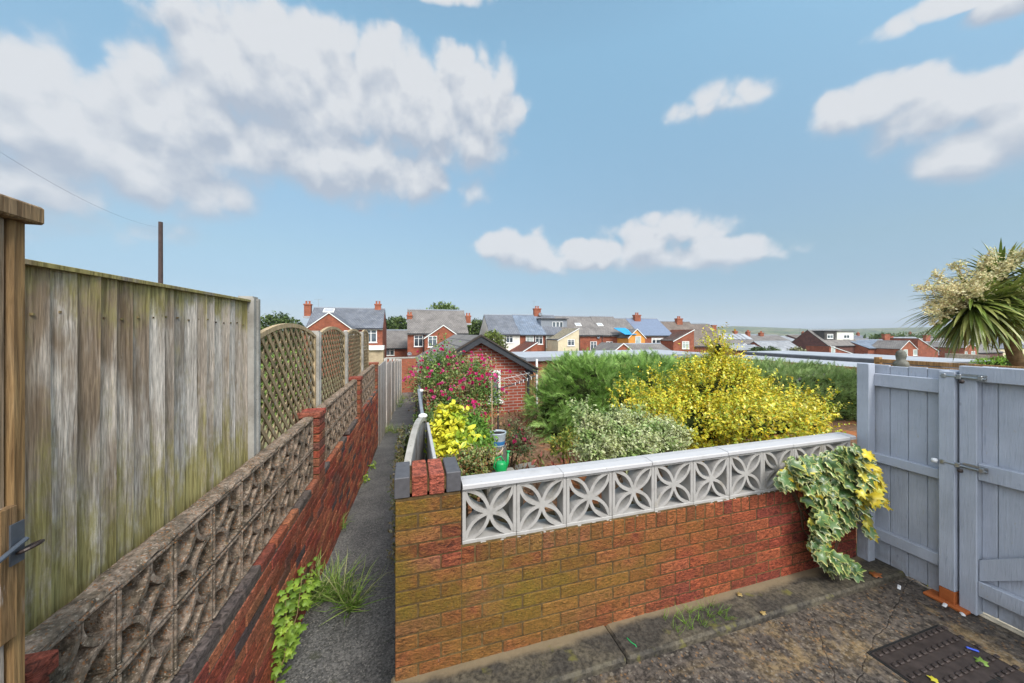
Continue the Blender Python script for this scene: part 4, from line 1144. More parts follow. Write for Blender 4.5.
def add_window(parent, x, y, z, w, h, curtain=False, face='y', panes=2, frame='white_paint'):
    """white framed window on a wall facing -Y, at centre x,z"""
    mb = MB(); t = max(.06, w * .07)
    mb.box(x - w / 2, x + w / 2, y - .05, y + .03, z - h / 2, z - h / 2 + t); mb.box(x - w / 2, x + w / 2, y - .05, y + .03, z + h / 2 - t, z + h / 2)
    mb.box(x - w / 2, x - w / 2 + t, y - .048, y + .03, z - h / 2 + t, z + h / 2 - t); mb.box(x + w / 2 - t, x + w / 2, y - .048, y + .03, z - h / 2 + t, z + h / 2 - t)
    for k in range(1, panes):
        xx = x - w / 2 + w * k / panes; mb.box(xx - t * .45, xx + t * .45, y - .046, y + .03, z - h / 2 + t, z + h / 2 - t)
    if panes > 1: mb.box(x - w / 2 + t, x + w / 2 - t, y - .044, y + .03, z + h * .2, z + h * .2 + t * .6)
    mb.box(x - w / 2 - .06, x + w / 2 + .06, y - .10, y + .02, z - h / 2 - .07, z - h / 2 - .003)
    f = part(mb, 'window', frame, parent)
    mb = MB(); mb.box(x - w / 2 + t, x + w / 2 - t, y - .02, y + .02, z - h / 2 + t, z + h / 2 - t)
    part(mb, 'pane', 'net_curtain' if curtain else 'glass', f)
def chimney(parent, x, y, z0, z1, w=.95, d=.6, mat='orange_brick', pots=2):
    mb = MB(); mb.box(x - w / 2, x + w / 2, y - d / 2, y + d / 2, z0, z1 - .18); mb.box(x - w / 2 - .07, x + w / 2 + .07, y - d / 2 - .07, y + d / 2 + .07, z1 - .18, z1)
    c = part(mb, 'chimney', mat, parent)
    for k in range(pots):
        mb = MB(); xx = x + (k - (pots - 1) / 2) * .38; mb.lathe((xx, y, z1), [(.15, 0), (.12, .08), (.11, .32), (.14, .36), (.14, .40), (.10, .40), (.09, .2)], 10); part(mb, 'chimney_pot', 'clay', c, True)
    mb = MB(); mb.box(x - w / 2 - .1, x + w / 2 + .1, y - d / 2 - .14, y - d / 2 - .01, z0, z0 + .25); part(mb, 'flashing', 'felt_roof', c)
def aerial(parent, x, y, z):
    mb = MB(); mb.tube([(x, y, z), (x, y, z + 1.3)], .02, 5); mb.tube([(x - .5, y, z + 1.2), (x + .5, y, z + 1.25)], .015, 4)
    for k in range(6): mb.tube([(x - .45 + k * .17, y - .18, z + 1.21), (x - .45 + k * .17, y + .18, z + 1.21)], .01, 4)
    part(mb, 'aerial', 'zinc', parent)
def dish(parent, x, y, z):
    mb = MB(); mb.lathe((0, 0, 0), [(.02, -.02), (.2, .02), (.3, .07), (.31, .08), (.2, .04), (0, .0)], 12)
    mb.v = [(x + a, y - .1 - c, z + b * .9) for a, b, c in mb.v]; part(mb, 'satellite_dish', 'lead_grey', parent, True)
def house(label, x0, x1, y0, d, zr, ze, mat, roof, wins=(), chims=(), over=.22, group=None, trim='white_paint', sky_=(), aer=(), dishes=(), gut='black_trim', zg=None, pipes=()):
    """terraced house with its ridge along X; wins = (x, z, w, h, curtain, panes)"""
    zg = zg if zg is not None else ground_z((x0 + x1) / 2, y0) - .3
    t = thing('terraced_house', label, 'house', ((x0 + x1) / 2, y0 + d / 2, zg), group)
    mb = MB(); ym = y0 + d / 2
    mb.prism([(x0, y0, zg), (x0, y0 + d, zg), (x0, y0 + d, ze), (x0, ym, zr - .1), (x0, y0, ze)], (x1 - x0, 0, 0)); part(mb, 'wall', mat, t)
    mb = MB(); s = (zr - ze) / (d / 2); o = over
    roof_slab(mb, (x0 - .05, y0 - o, ze - o * s), (x1 + .05, y0 - o, ze - o * s), (x1 + .05, ym, zr), (x0 - .05, ym, zr))
    roof_slab(mb, (x0 - .05, y0 + d + o, ze - o * s), (x1 + .05, y0 + d + o, ze - o * s), (x1 + .05, ym, zr), (x0 - .05, ym, zr))
    rf = part(mb, 'roof', roof, t)
    mb = MB(); mb.prism([(x0 - .06, ym - .13, zr - .06), (x0 - .06, ym + .13, zr - .06), (x0 - .06, ym, zr + .08)], (x1 - x0 + .12, 0, 0)); part(mb, 'ridge_tiles', 'lead_grey', rf)
    mb = MB(); mb.box(x0, x1, y0 - o - .10, y0 - o + .02, ze - o * s - .16, ze - o * s - .04); part(mb, 'gutter', gut, t)
    if trim: mb = MB(); mb.box(x0, x1, y0 - .04, y0 + .01, ze - .38, ze - .16); part(mb, 'fascia', trim, t)
    for px_ in pipes: mb = MB(); mb.tube([(px_, y0 - .08, ze - .2), (px_, y0 - .08, zg)], .05, 6); part(mb, 'downpipe', 'black_trim', t)
    for (x, z, w, h, cu, pn) in wins: add_window(t, x, y0, z, w, h, cu, panes=pn)
    for c in chims: chimney(t, c[0], ym + c[4] if len(c) > 4 else ym, c[1], c[2], c[3])
    for (x, fr, w, h) in sky_:                        # roof windows: fr = fraction up the slope
        yy = y0 + fr * d / 2; zz = ze + (zr - ze) * fr; mb = MB(); dv = Vector((0, d / 2, zr - ze)).normalized(); nn = Vector((0, -dv.z, dv.y))
        mb.obox(Vector((x - w / 2, yy, zz)) + nn * .01, (w, 0, 0), dv * h, nn * .08); f = part(mb, 'roof_window', 'white_paint', t)
        mb = MB(); mb.obox(Vector((x - w / 2 + .08, yy, zz)) + dv * .08 + nn * .085, (w - .16, 0, 0), dv * (h - .16), nn * .012); part(mb, 'pane', 'felt_roof', f)
    for a in aer: aerial(t, *a)
    for a in dishes: dish(t, *a)
    return t
def wing(t, x0, x1, y0, y1, zr, ze, mat, roof, wins=(), zg=-8, xr=None, name='rear_wing', barge='white_paint', lean=None):
    """projecting rear wing with its gable towards the viewer (ridge along Y); lean: 'l'/'r' = single pitch rising to that side"""
    xr = xr if xr is not None else (x0 + x1) / 2
    if lean: xr = x0 if lean == 'l' else x1
    pts = [(x0, y0, zg), (x1, y0, zg), (x1, y0, ze), (xr, y0, zr - .05), (x0, y0, ze)]
    if lean == 'l': pts = [(x0, y0, zg), (x1, y0, zg), (x1, y0, ze), (x0, y0, zr)]
    if lean == 'r': pts = [(x0, y0, zg), (x1, y0, zg), (x1, y0, zr), (x0, y0, ze)]
    mb = MB(); mb.prism(pts, (0, y1 - y0, 0)); w = part(mb, name, mat, t)
    mb = MB()
    if lean != 'l': s = (zr - ze) / (xr - x0); roof_slab(mb, (x0 - .15, y0 - .1, ze - .15 * s), (x0 - .15, y1, ze - .15 * s), (xr, y1, zr), (xr, y0 - .1, zr), .1)
    if lean != 'r': s = (zr - ze) / (x1 - xr); roof_slab(mb, (x1 + .15, y0 - .1, ze - .15 * s), (x1 + .15, y1, ze - .15 * s), (xr, y1, zr), (xr, y0 - .1, zr), .1)
    part(mb, 'wing_roof', roof, w)
    if barge:
        mb = MB(); yb = y0 - .13
        if lean != 'l': mb.prism([(x0 - .15, yb, ze - .30), (x0 - .15, yb, ze - .18), (xr, yb, zr + .02), (xr, yb, zr - .10)], (0, .03, 0))
        if lean != 'r': mb.prism([(x1 + .15, yb - .002, ze - .30), (x1 + .15, yb - .002, ze - .18), (xr, yb - .002, zr + .02), (xr, yb - .002, zr - .10)], (0, .03, 0))
        part(mb, 'bargeboard', barge, w)
    for (x, z, ww, h, cu, pn) in wins: add_window(w, x, y0, z, ww, h, cu, panes=pn)
    return w
Y1 = 48.0
def hx(u, y=Y1): return at_y(u, 333, y).x
def hz(u, v, y=Y1): return at_y(u, v, y).z
def W(u, v, wpx, hpx, y=Y1, cu=False, pn=2):
    """window given by where its centre and size fall on a wall at distance y"""
    p = at_y(u, v, y); a = at_y(u - wpx / 2, v, y).x; b = at_y(u + wpx / 2, v, y).x; dpt = p.x * SY + y * CY
    return (p.x, p.z, b - a, hpx / FOC * dpt, cu, pn)
D = 8.0; YM = Y1 + D / 2
G = 'brick terraced houses in the valley'
# 1 red pair behind the trellis
t = house('red brick house with broad front gable and two end chimneys, left of the path', hx(306), hx(382.5), Y1, D, hz(320, 307.5, YM), hz(370, 327, Y1), 'red_brick', 'slate', [W(371, 336, 12, 13)], [], sky_=[(hx(323), .72, 1.3, 1.0)], aer=[(hx(318.5, YM), YM, 3.3)])
for u in (308, 378): chimney(t, hx(u, YM), YM, 2.0, hz(u, 304, YM), .8)
wing(t, hx(311), hx(357), Y1 - 3, Y1 + 3, hz(334, 312.5, Y1 - 3), hz(312, 329, Y1 - 3), 'red_brick', 'slate', [W(349, 334, 10, 7, Y1 - 3)])
mb = MB(); mb.box(hx(364), hx(384.5), Y1 - 2.2, Y1, -8, hz(370, 350, Y1 - 2.2)); part(mb, 'rear_extension', 'buff_brick', t)
mb = MB(); mb.box(hx(363), hx(385), Y1 - 2.5, Y1 - .02, hz(370, 350, Y1 - 2.2), hz(370, 346, Y1 - 2.2)); part(mb, 'extension_roof', 'white_paint', t)
# 2 low link building
t = house('low brick building with plain grey roof in the gap between two taller houses', hx(383.5, 56), hx(408, 56), 56, 7, hz(395, 330, 59.5), hz(395, 347, 56), 'orange_brick', 'tile_grey', [W(390, 352, 9, 7, 56), W(403, 361, 8, 2.5, 56, True, 1)], [], trim=None)
# 3 pair with central gable
t = house('red brick pair with grey roof and small central gable, behind the roses', hx(407.5), hx(468), Y1, D, hz(440, 310, YM), hz(415, 332, Y1), 'red_brick', 'tile_grey', [W(418.5, 341, 9, 11), W(452, 338, 8, 6)], [], pipes=[hx(423.5)], aer=[])
wing(t, hx(424), hx(459), Y1 - 2.5, Y1 + 3, hz(440.5, 325, Y1 - 2.5), hz(430, 337, Y1 - 2.5), 'red_brick', 'tile_grey', [W(432.5, 341.5, 9, 11, Y1 - 2.5)])
chimney(t, hx(409.5, YM), YM - 1.5, 1.5, hz(410, 315.5, YM), .7); chimney(t, hx(467, YM), YM - 1.0, 1.2, hz(467, 316, YM), .7)
dish(t, hx(409.5), Y1, hz(409, 354))
mb = MB(); mb.box(hx(408), hx(424), Y1 - 4, Y1, -8, hz(415, 357, Y1 - 4)); part(mb, 'garage_block', 'dark_brick', t)
# 4.. the long terrace on the right of the shed
def row(label, ua, ub, vr, ve, mat, roof, wins, **k):
    return house(label, hx(ua), hx(ub) - .02, Y1, D, hz((ua + ub) / 2, vr, YM), hz((ua + ub) / 2, ve, Y1), mat, roof, wins, **k)
t = row('cream rendered end house with grey slate roof, next behind the shed ridge', 490, 520, 315, 333.3, 'render_white', 'slate', [W(509.5, 339.3, 7, 7), W(500, 339, 6, 8)], pipes=[hx(505.5)])
t = row('brick house with blue-grey slates and a leaning chimney stack hung with dishes', 520, 545.8, 315, 333.6, 'red_brick', 'slate_blue', [W(529.8, 340, 8, 8.5, cu=True), W(539, 340, 7.5, 8.5)], pipes=[hx(534.5), hx(545)], trim=None)
ch = chimney(t, hx(537, YM), YM, 1.5, hz(537, 308.5, YM), 1.1); dish(t, hx(539, YM), YM - .4, hz(539, 314.5, YM)); aerial(t, hx(534, YM), YM, hz(534, 309, YM))
wing(t, hx(515, 44), hx(535, 44), 43, Y1, hz(530, 342, 43), hz(517, 354, 43), 'red_brick', 'slate', lean='r')
t = row('house with dark box dormer and triple white window above a cream wing', 545.8, 564, 315.3, 333.6, 'render_cream', 'slate', [W(549.5, 341.5, 6.5, 12, cu=True, pn=1)])
mb = MB(); a, b = hx(541, 49.5), hx(567, 49.5); mb.box(a, b, 49.5, YM + .2, 0, hz(555, 319, 49.5)); dm = part(mb, 'dormer', 'lead_grey', t)
mb = MB(); mb.box(a - .15, b + .15, 49.2, YM + .3, hz(555, 319, 49.5), hz(555, 318.2, 49.5)); part(mb, 'dormer_roof', 'dark_felt', dm)
for u in (554, 557.6, 561.2): add_window(dm, *(lambda q: (q[0], 49.5, q[1], q[2], q[3]))(W(u, 325, 3.3, 6.5, 49.5)), panes=1)
wing(t, hx(558, 44), hx(579, 44), 44, Y1 + 1, hz(579, 328.2, 44), hz(558, 339, 44), 'render_cream', 'slate', [W(571, 342.5, 7, 6.5, 44)], lean='r')
t = row('wide brick house with brown-grey tiles and two roof windows, right of the cream wing', 564, 602.5, 316.4, 334, 'red_brick', 'tile_grey', [W(593.5, 346, 6.5, 9)], sky_=[(hx(584), .42, 1.0, .8)], dishes=[(hx(598), Y1, hz(598, 337))], pipes=[hx(579.5), hx(602)])
t = row('brick house under brown-grey tiles beside the blue sheeted gable', 602.5, 627, 316.6, 334.2, 'red_brick', 'tile_grey', [W(609.5, 346, 6.5, 9)], sky_=[(hx(606.5), .42, 1.0, .8)])
t = row('narrow house patched with orange boards under a blue sheet', 627, 640, 318.5, 335, 'red_brick', 'tile_grey', [])
wing(t, hx(628.5, 45), hx(645, 45), 45, Y1 + 2, hz(637, 328.8, 45), hz(630, 337, 45), 'orange_board', 'tile_grey', [W(638, 340, 5.5, 7.5, 45, True, 1)])
mb = MB(); A = Vector((hx(624.2, 45), 44.8, hz(624, 334.6, 45))); mb.obox(A, Vector((hx(636, 45), 44.8, 0)) - Vector((A.x, 44.8, 0)), (0, 3, 1.0), (0, 0, .06)); part(mb, 'blue_sheet', 'blue_tarp', t)
chimney(t, hx(635, YM), YM - .5, .5, hz(635, 315, YM), 1.2)
t = row('brick house with pale blue-grey solar roof and wide white window', 640, 673, 318.6, 334.5, 'red_brick', 'solar_blue', [W(658, 341.3, 13, 7, pn=3)], sky_=[])
chimney(t, hx(677.5, YM), YM - .3, 0, hz(677, 318.5, YM), 1.2)
t = row('large brown-tiled house with brick mono-pitch wing, right of the solar roof', 673, 707, 321.6, 345, 'red_brick', 'tile_brown', [])
wing(t, hx(673.5, 45), hx(694, 45), 45, Y1 + 2, hz(694, 329.5, 45), hz(676, 340, 45), 'red_brick', 'tile_grey', [W(685.5, 345, 7, 7.5, 45, True)], lean='r')
chimney(t, hx(714, YM), YM + .2, -1, hz(714, 325, YM), 1.0, pots=0)
t = row('brown-tiled end house sloping down beside the brown hedge top, left of the solar arrays', 707, 728, 324, 346, 'dark_brick', 'tile_brown', [])
# low grey hipped outbuilding in front of the terrace
t = house('low outbuilding with wide grey roof and brick gable in front of the terrace', hx(629, 38), hx(676, 38), 38, 6, hz(650, 343.5, 41), hz(650, 354, 38), 'red_brick', 'tile_grey', [], trim=None)
wing(t, hx(612, 37), hx(634, 37), 37, 42, hz(623, 343.2, 37), hz(613, 351.5, 37), 'red_brick', 'tile_grey')
t = house('brick outhouse with white window, seen just past the right edge of the shed', hx(533, 34), hx(551, 34), 34, 4, hz(541, 357, 36), hz(541, 361, 34), 'red_brick', 'felt_roof', [W(541, 364, 6, 7, 34)], trim=None)
# falling rows to the right
def far(label, ua, ub, y, d, vr, ve, mat, roof, wins=(), **k):
    return house(label, hx(ua, y), hx(ub, y) - .02, y, d, hz((ua + ub) / 2, vr, y + d / 2), hz((ua + ub) / 2, ve, y), mat, roof, wins, **k)
t = far('distant brick house with a bright row of solar panels on its roof', 722, 757, 60, 8, 333.4, 343.5, 'red_brick', 'tile_grey', [W(748, 349.5, 4, 5, 60)], chims=[])
for k in range(6):
    dv = Vector((0, 4, hz(740, 333.4, 64) - hz(740, 343.5, 60))); zz = hz(740, 343.5, 60); xx = hx(726 + k * 4.4, 61); nn = Vector((0, -dv.z, dv.y)).normalized()
    mb = MB(); mb.obox(Vector((xx, 60, zz)) + dv * .35 + nn * .06, (2.0, 0, 0), dv * .55, nn * .06); part(mb, 'solar_panel', 'felt_roof', t)
chimney(t, hx(735, 64), 64, -2, hz(735, 331.2, 64), .9); aerial(t, hx(744, 64), 64, hz(744, 333, 64))
wing(t, hx(737, 57), hx(752, 57), 57, 61, hz(744, 343.5, 57), hz(737, 347.5, 57), 'render_white', 'tile_pale', [W(742, 351, 3.5, 5, 57)])
t = far('brick house with pale sheeted roof in front of the solar panel house', 735, 766, 54, 5, 345, 349.5, 'red_brick', 'tile_pale', [W(757, 352.5, 4, 4.5, 54)], trim=None)
t = far('distant house with grey roof and white lower slope, centre right', 752, 795, 66, 9, 335, 343, 'red_brick', 'tile_grey', chims=[])
chimney(t, hx(761, 70), 70, -3, hz(761, 332.6, 70), 1.3); chimney(t, hx(748, 70), 70, -3, hz(748, 331.5, 70), .9)
t = far('brick house with long white panelled roof and small dark windows', 767, 803, 56, 6, 341, 350, 'red_brick', 'tile_pale', [W(778, 352, 3, 4, 56), W(783, 352, 3, 4, 56)], trim=None)
YH = 52.4; xa = 87.0
t = house('large dark brick gabled house with two flat-roofed dormers, one white', xa, 98.0, YH, 8, at_y(806, 330.3, YH + 4).z + .1, at_y(829, 345, YH).z, 'dark_brick', 'tile_grey', [], chims=[(97.4, -2, hz(862, 334.5, 56), 1.4, 1.0)], trim=None)
for (ua, ub, vt, mt, uw) in ((824.5, 835.5, 330.6, 'tile_grey', 830), (837, 853.5, 330.9, 'render_white', 846.5)):
    yd = YH + 1.3; a, b = hx(ua, yd), hx(ub, yd); mb = MB(); mb.box(a, b, yd, YH + 4.2, -3, hz(ua, vt + .6, yd)); dm = part(mb, 'dormer', mt, t)
    mb = MB(); mb.box(a - .2, b + .2, yd - .25, YH + 4.3, hz(ua, vt + .6, yd), hz(ua, vt, yd)); part(mb, 'dormer_roof', 'dark_felt', dm)
    q = W(uw, 336.3, 6, 4.6, yd); add_window(dm, q[0], yd, q[1], q[2], q[3])
w_ = wing(t, hx(829.5, 49), hx(853, 49), 49, YH + 1, hz(829.5, 345.8, 49), hz(852, 353, 49), 'red_brick', 'tile_grey', [W(833, 350, 4, 7, 49, True, 1)], lean='l')
aerial(t, 84.5, YH + 4, -.2)
t = far('red brick house with dark-edged solar slope behind the chimney pair', 868, 905, 50, 8, 339.6, 347.5, 'red_brick', 'slate_blue', [], trim=None, chims=[])
chimney(t, hx(888.5, 54), 54.5, -5, hz(888, 334, 54), 1.9, pots=0); chimney(t, hx(898, 54), 55.5, -5, hz(898, 336, 54), 1.6, pots=0)
wing(t, hx(900, 46), hx(917, 46), 46, 51, hz(909, 340.5, 46), hz(901, 348.5, 46), 'orange_brick', 'tile_grey', [W(905.5, 352.5, 4, 6, 46, True, 1), W(915, 352.5, 4, 6, 46, True, 1)])
t = far('red brick house with sunlit pale roof and tall chimney left of the palm leaves', 911, 939, 56, 9, 337, 349, 'red_brick', 'tile_pale', [W(940, 353.5, 4, 5, 56)], trim=None, chims=[])
chimney(t, hx(921.5, 60), 59, -6, hz(921, 335, 60), 2.0, pots=0)
wing(t, hx(918, 50), hx(938, 50), 50, 57, hz(920, 338.2, 50), hz(937, 350.5, 50), 'red_brick', 'tile_pale', [], lean='l')
t = far('red brick house with plain grey roof directly below the palm leaves', 938, 964, 52, 8, 341.5, 349.6, 'red_brick', 'tile_grey', [W(940, 352.5, 4.5, 4.5, 52, True, 1), W(948, 353.8, 5, 1.6, 52, True, 1)], trim=None)
wing(t, hx(964, 48), hx(977, 48), 48, 55, hz(970, 342.5, 48), hz(964.5, 347.5, 48), 'orange_brick', 'tile_grey', [W(966, 354, 2.5, 5.5, 48, True, 1), W(973, 354, 3.8, 5.5, 48, True, 1)])
t = far('grey roofed house between the palm leaves and the trunk', 972, 1003, 50, 10, 341, 352, 'dark_brick', 'tile_grey', [], trim=None)
chimney(t, hx(997, 55), 56, -8, hz(997, 342, 55), 2.2, pots=0)
t = far('far right house with brick wall glimpsed behind the palm trunk', 1005, 1060, 54, 10, 340, 350, 'red_brick', 'tile_pale', [], trim=None)
t = far('distant low house with pale roof showing left of the dark gabled house', 770, 800, 78, 9, 336, 341, 'dark_brick', 'tile_pale', [], trim=None)
t = far('distant red roofed house beyond the chimney pair', 858, 884, 72, 9, 338.5, 343, 'dark_brick', 'tile_brown', [], trim=None)

for (ua, ub, y, vr, ve, mt, rf_, lb) in ((742, 772, 95, 334.6, 338.5, 'red_brick', 'tile_grey', 'distant grey-roofed terrace behind the solar panel house'), (798, 826, 100, 334.8, 338.6, 'dark_brick', 'tile_brown', 'distant brown-roofed house left of the dark gable'), (853, 874, 92, 335.5, 340, 'red_brick', 'slate', 'distant slate-roofed house right of the white dormer'),
                                          (905, 935, 88, 335, 341, 'orange_brick', 'tile_grey', 'distant brick terrace behind the sunlit pale roof'), (938, 975, 84, 336, 342, 'red_brick', 'tile_brown', 'distant brown-roofed terrace behind the palm leaves'), (978, 1020, 90, 335.5, 341, 'red_brick', 'slate', 'distant slate-roofed terrace left of the palm trunk')):
    t = far(lb, ua, ub, y, 8, vr, ve, mt, rf_, [W((ua + ub) / 2 - 4, ve + 2.6, 2.5, 2.6, y, False, 1), W((ua + ub) / 2 + 5, ve + 2.6, 2.5, 2.6, y, False, 1)], trim=None)
    chimney(t, hx(ua + 5, y + 4), y + 4, hz(ua, vr, y + 4) - .8, hz(ua, vr - 2.6, y + 4), 1.1)
# ---- brick shed (garage) at the bottom of the garden
sa = at_y(480, 335, 8.35); SX = sa.x; zap = sa.z; x0, x1 = SX - 1.27, SX + 1.27; ze = zap - .74; zb = -2.35
t = thing('brick_shed', 'red brick garden shed with grey-tiled gable roof and black bargeboards', 'shed', (SX, 11, garden_z(10)))
mb = MB(); mb.prism([(x0, 8.4, zb), (x1 - .08, 8.4, zb), (x1 - .08, 8.4, ze + .04), (SX, 8.4, zap - .12), (x0, 8.4, ze)], (0, 4.9, 0)); part(mb, 'wall', 'shed_brick', t)
mb = MB()
for s in (-1, 1):
    xe = SX + s * 1.45; zee = zap - .74 * 1.45 / 1.27
    roof_slab(mb, (xe, 8.22, zee), (xe, 13.45, zee), (SX, 13.45, zap), (SX, 8.22, zap), .05)
part(mb, 'roof', 'tile_grey', t)
mb = MB()
for s in (-1, 1):
    xe = SX + s * 1.45; zee = zap - .74 * 1.45 / 1.27; mb.prism([(xe, 8.19, zee - .16), (xe, 8.19, zee - .035), (SX, 8.19, zap - .035), (SX, 8.19, zap - .19)], (0, .028, 0))
part(mb, 'bargeboard', 'black_trim', t)
mb = MB()
for s in (-1, 1):
    xe = SX + s * 1.47; zee = zap - .74 * 1.47 / 1.27; mb.prism([(xe, 8.16, zee - .03), (xe, 8.16, zee + .015), (SX, 8.16, zap + .015), (SX, 8.16, zap - .03)], (0, .12, 0), col=(1, 1, 1))
part(mb, 'verge', 'tile_brown', t)
mb = MB(); mb.box(x1 - .08, x1 + .08, 8.24, 13.2, ze - .26, ze - .12); part(mb, 'eaves_board', 'black_trim', t)
mb = MB(); mb.tube([(x1 - .02, 8.34, ze - .15), (x1 - .02, 8.34, garden_z(8.4))], .035, 8); part(mb, 'downpipe', 'black_trim', t)
wp = at_y(497, 385, 8.4); add_window(t, wp.x - .06, 8.4, wp.z, .28, .75, panes=1)
t = thing('slatted_gate', 'dark wooden slat gate beside the right corner of the shed', 'gate', (x1 + .15, 8.6, -2.1))
mb = MB()
for k in range(4): mb.cbox((x1 + .03 + k * .07, 8.75, -2.2), (.05, 0, 0), (0, .02, 0), (0, 0, 1.05 + .02 * k), ch=.003, col=(.5, .35, .25), moss=R.random())
part(mb, 'boards', 'slat_brown', t)
mb = MB(); mb.cbox((x1 + .33, 8.7, -2.3), (.05, 0, 0), (0, .05, 0), (0, 0, 1.6), ch=.004); tag(mb.build('white_post', 'white_paint', None, (x1 + .35, 8.72, -2)), 'thin white post right of the shed by the conifer', 'post')
# rotary line arm with cords beside the shed
A, B = at_d(498, 389, 6.6), at_d(535, 376, 7.0)
t = thing('washing_line', 'dark washing line arm with white pegs and cords in front of the shed', 'washing line', (A.x, A.y, garden_z(6.5)))
mb = MB(); mb.tube([(A.x, A.y, garden_z(6.5) - .1), (A.x, A.y, A.z + .03)], .016, 8); part(mb, 'mast', 'black_trim', t)
mb = MB(); mb.tube([A, A.lerp(B, .5) + Vector((0, 0, -.02)), B], .012, 6); part(mb, 'arm', 'black_trim', t)
mb = MB()
for k in range(6):
    C1 = A.lerp(B, .25 + k * .13); D1 = A + Vector((-.12, -.1, .16)) + (C1 - A) * .9; mb.tube([C1, D1], .0035, 4)
mb.tube([A + Vector((-.1, -.1, .17)), B + Vector((-.15, -.1, .08))], .0035, 4); part(mb, 'cord', 'litter_white', t)
for k in range(5):
    C1 = A.lerp(B, .45 + k * .11); mb = MB(); mb.cbox(C1 + Vector((-.009, -.02, -.045)), (.012, 0, 0), (0, .012, 0), (0, 0, .06), ch=.002); part(mb, 'peg', 'litter_white', t)

# ---- flat roofed garages in the middle distance
t = thing('garage_row', 'long flat pale roof of a garage row just above the green conifer', 'garage', ((hx(540, 22) + hx(712, 22)) / 2, 24, -4))
mb = MB(); mb.box(hx(528, 22), hx(716, 22), 22.1, 29, -6, -1.82); part(mb, 'wall', 'red_brick', t)
mb = MB(); mb.box(hx(528, 22) - .2, hx(716, 22) + .2, 21.9, 29.2, -1.82, -1.66); part(mb, 'roof', 'felt_roof', t)
mb = MB(); mb.box(hx(528, 22) - .2, hx(716, 22) + .2, 21.86, 21.9, -1.90, -1.64); part(mb, 'fascia', 'lead_grey', t)
t = thing('flat_garage', 'low garage with two-level white flat roof and brick side above the hedge on the right', 'garage', (15, 10, -4))
P0 = at_x(752, 356, 14.0)
mb = MB(); mb.prism([(13.4, 6.6, -4), (18.5, 6.6, -4), (18.5, 12.6, -4), (13.4, 12.6, -4)], (0, 0, 2.83)); part(mb, 'wall', 'orange_brick', t)
mb = MB(); mb.box(13.2, 15.6, 6.4, 12.9, -1.17, -1.06); part(mb, 'lower_roof', 'felt_roof', t)
mb = MB(); mb.box(15.6, 18.7, 6.4, 13.1, -1.17, -.93); part(mb, 'upper_roof', 'dark_felt', t)
mb = MB(); mb.box(15.66, 18.6, 6.5, 13.0, -.93, -.90); part(mb, 'roof_covering', 'felt_roof', t)
mb = MB(); mb.box(13.14, 13.2, 6.4, 12.9, -1.28, -1.05); part(mb, 'fascia', 'larch_slat', t)
t = thing('lean_to', 'dark timber lean-to roof sloping away behind the hedge top', 'shed', (12.4, 9.4, -2.5))
mb = MB(); mb.prism([(11.4, 8.2, -3), (13.1, 7.6, -3), (13.1, 7.6, -1.32), (12.3, 7.9, -1.27), (11.4, 8.2, -1.52)], (.4, 2.6, 0)); part(mb, 'roof', 'dark_felt', t)
mb = MB(); mb.prism([(11.1, 10.6, -3), (13.0, 10.6, -3), (13.0, 10.6, -1.35), (11.1, 10.6, -1.28)], (.1, 1.5, 0)); part(mb, 'wall', 'orange_brick', t)
# larch slat fence behind the blue-grey panel
t = thing('slat_fence', 'horizontal orange-brown slat fence top showing over the blue-grey gate', 'fence', (6, 2.2, -1.8))
for k in range(12):
    mb = MB(); z = -.345 - k * .062; mb.cbox((6 + R.uniform(-.004, .004), 1.2, z - .05), (.018, 0, 0), (0, 1.86, 0), (0, 0, .05), ch=.003, col=(R.uniform(.8, 1.2),) * 3, moss=R.random()); part(mb, 'slat', 'larch_slat', t)
mb = MB(); mb.cbox((6.02, 3.03, -1.9), (.06, 0, 0), (0, .06, 0), (0, 0, 1.575), ch=.004, moss=.3); part(mb, 'post', 'larch_slat', t)
# weathered stone ornament on the far side of the panel
o = at_d(901, 366, 3.35)
t = thing('stone_finial', 'small weathered stone ornament peeping over the blue-grey panel', 'ornament', (o.x, o.y, -1.7))
mb = MB(); mb.lathe((o.x, o.y, o.z - .06), [(.06, -.05), (.062, .02), (.045, .04), (.058, .07), (.05, .10), (.032, .115), (.036, .14), (.040, .17), (.030, .20), (.012, .215), (0, .22)], 14); part(mb, 'carving', 'stone_dark', t, True)
mb = MB(); mb.lathe((o.x, o.y, -1.75), [(.09, 0), (.075, .3), (.07, o.z + 1.63)], 12); part(mb, 'pedestal', 'stone_dark', t, True)

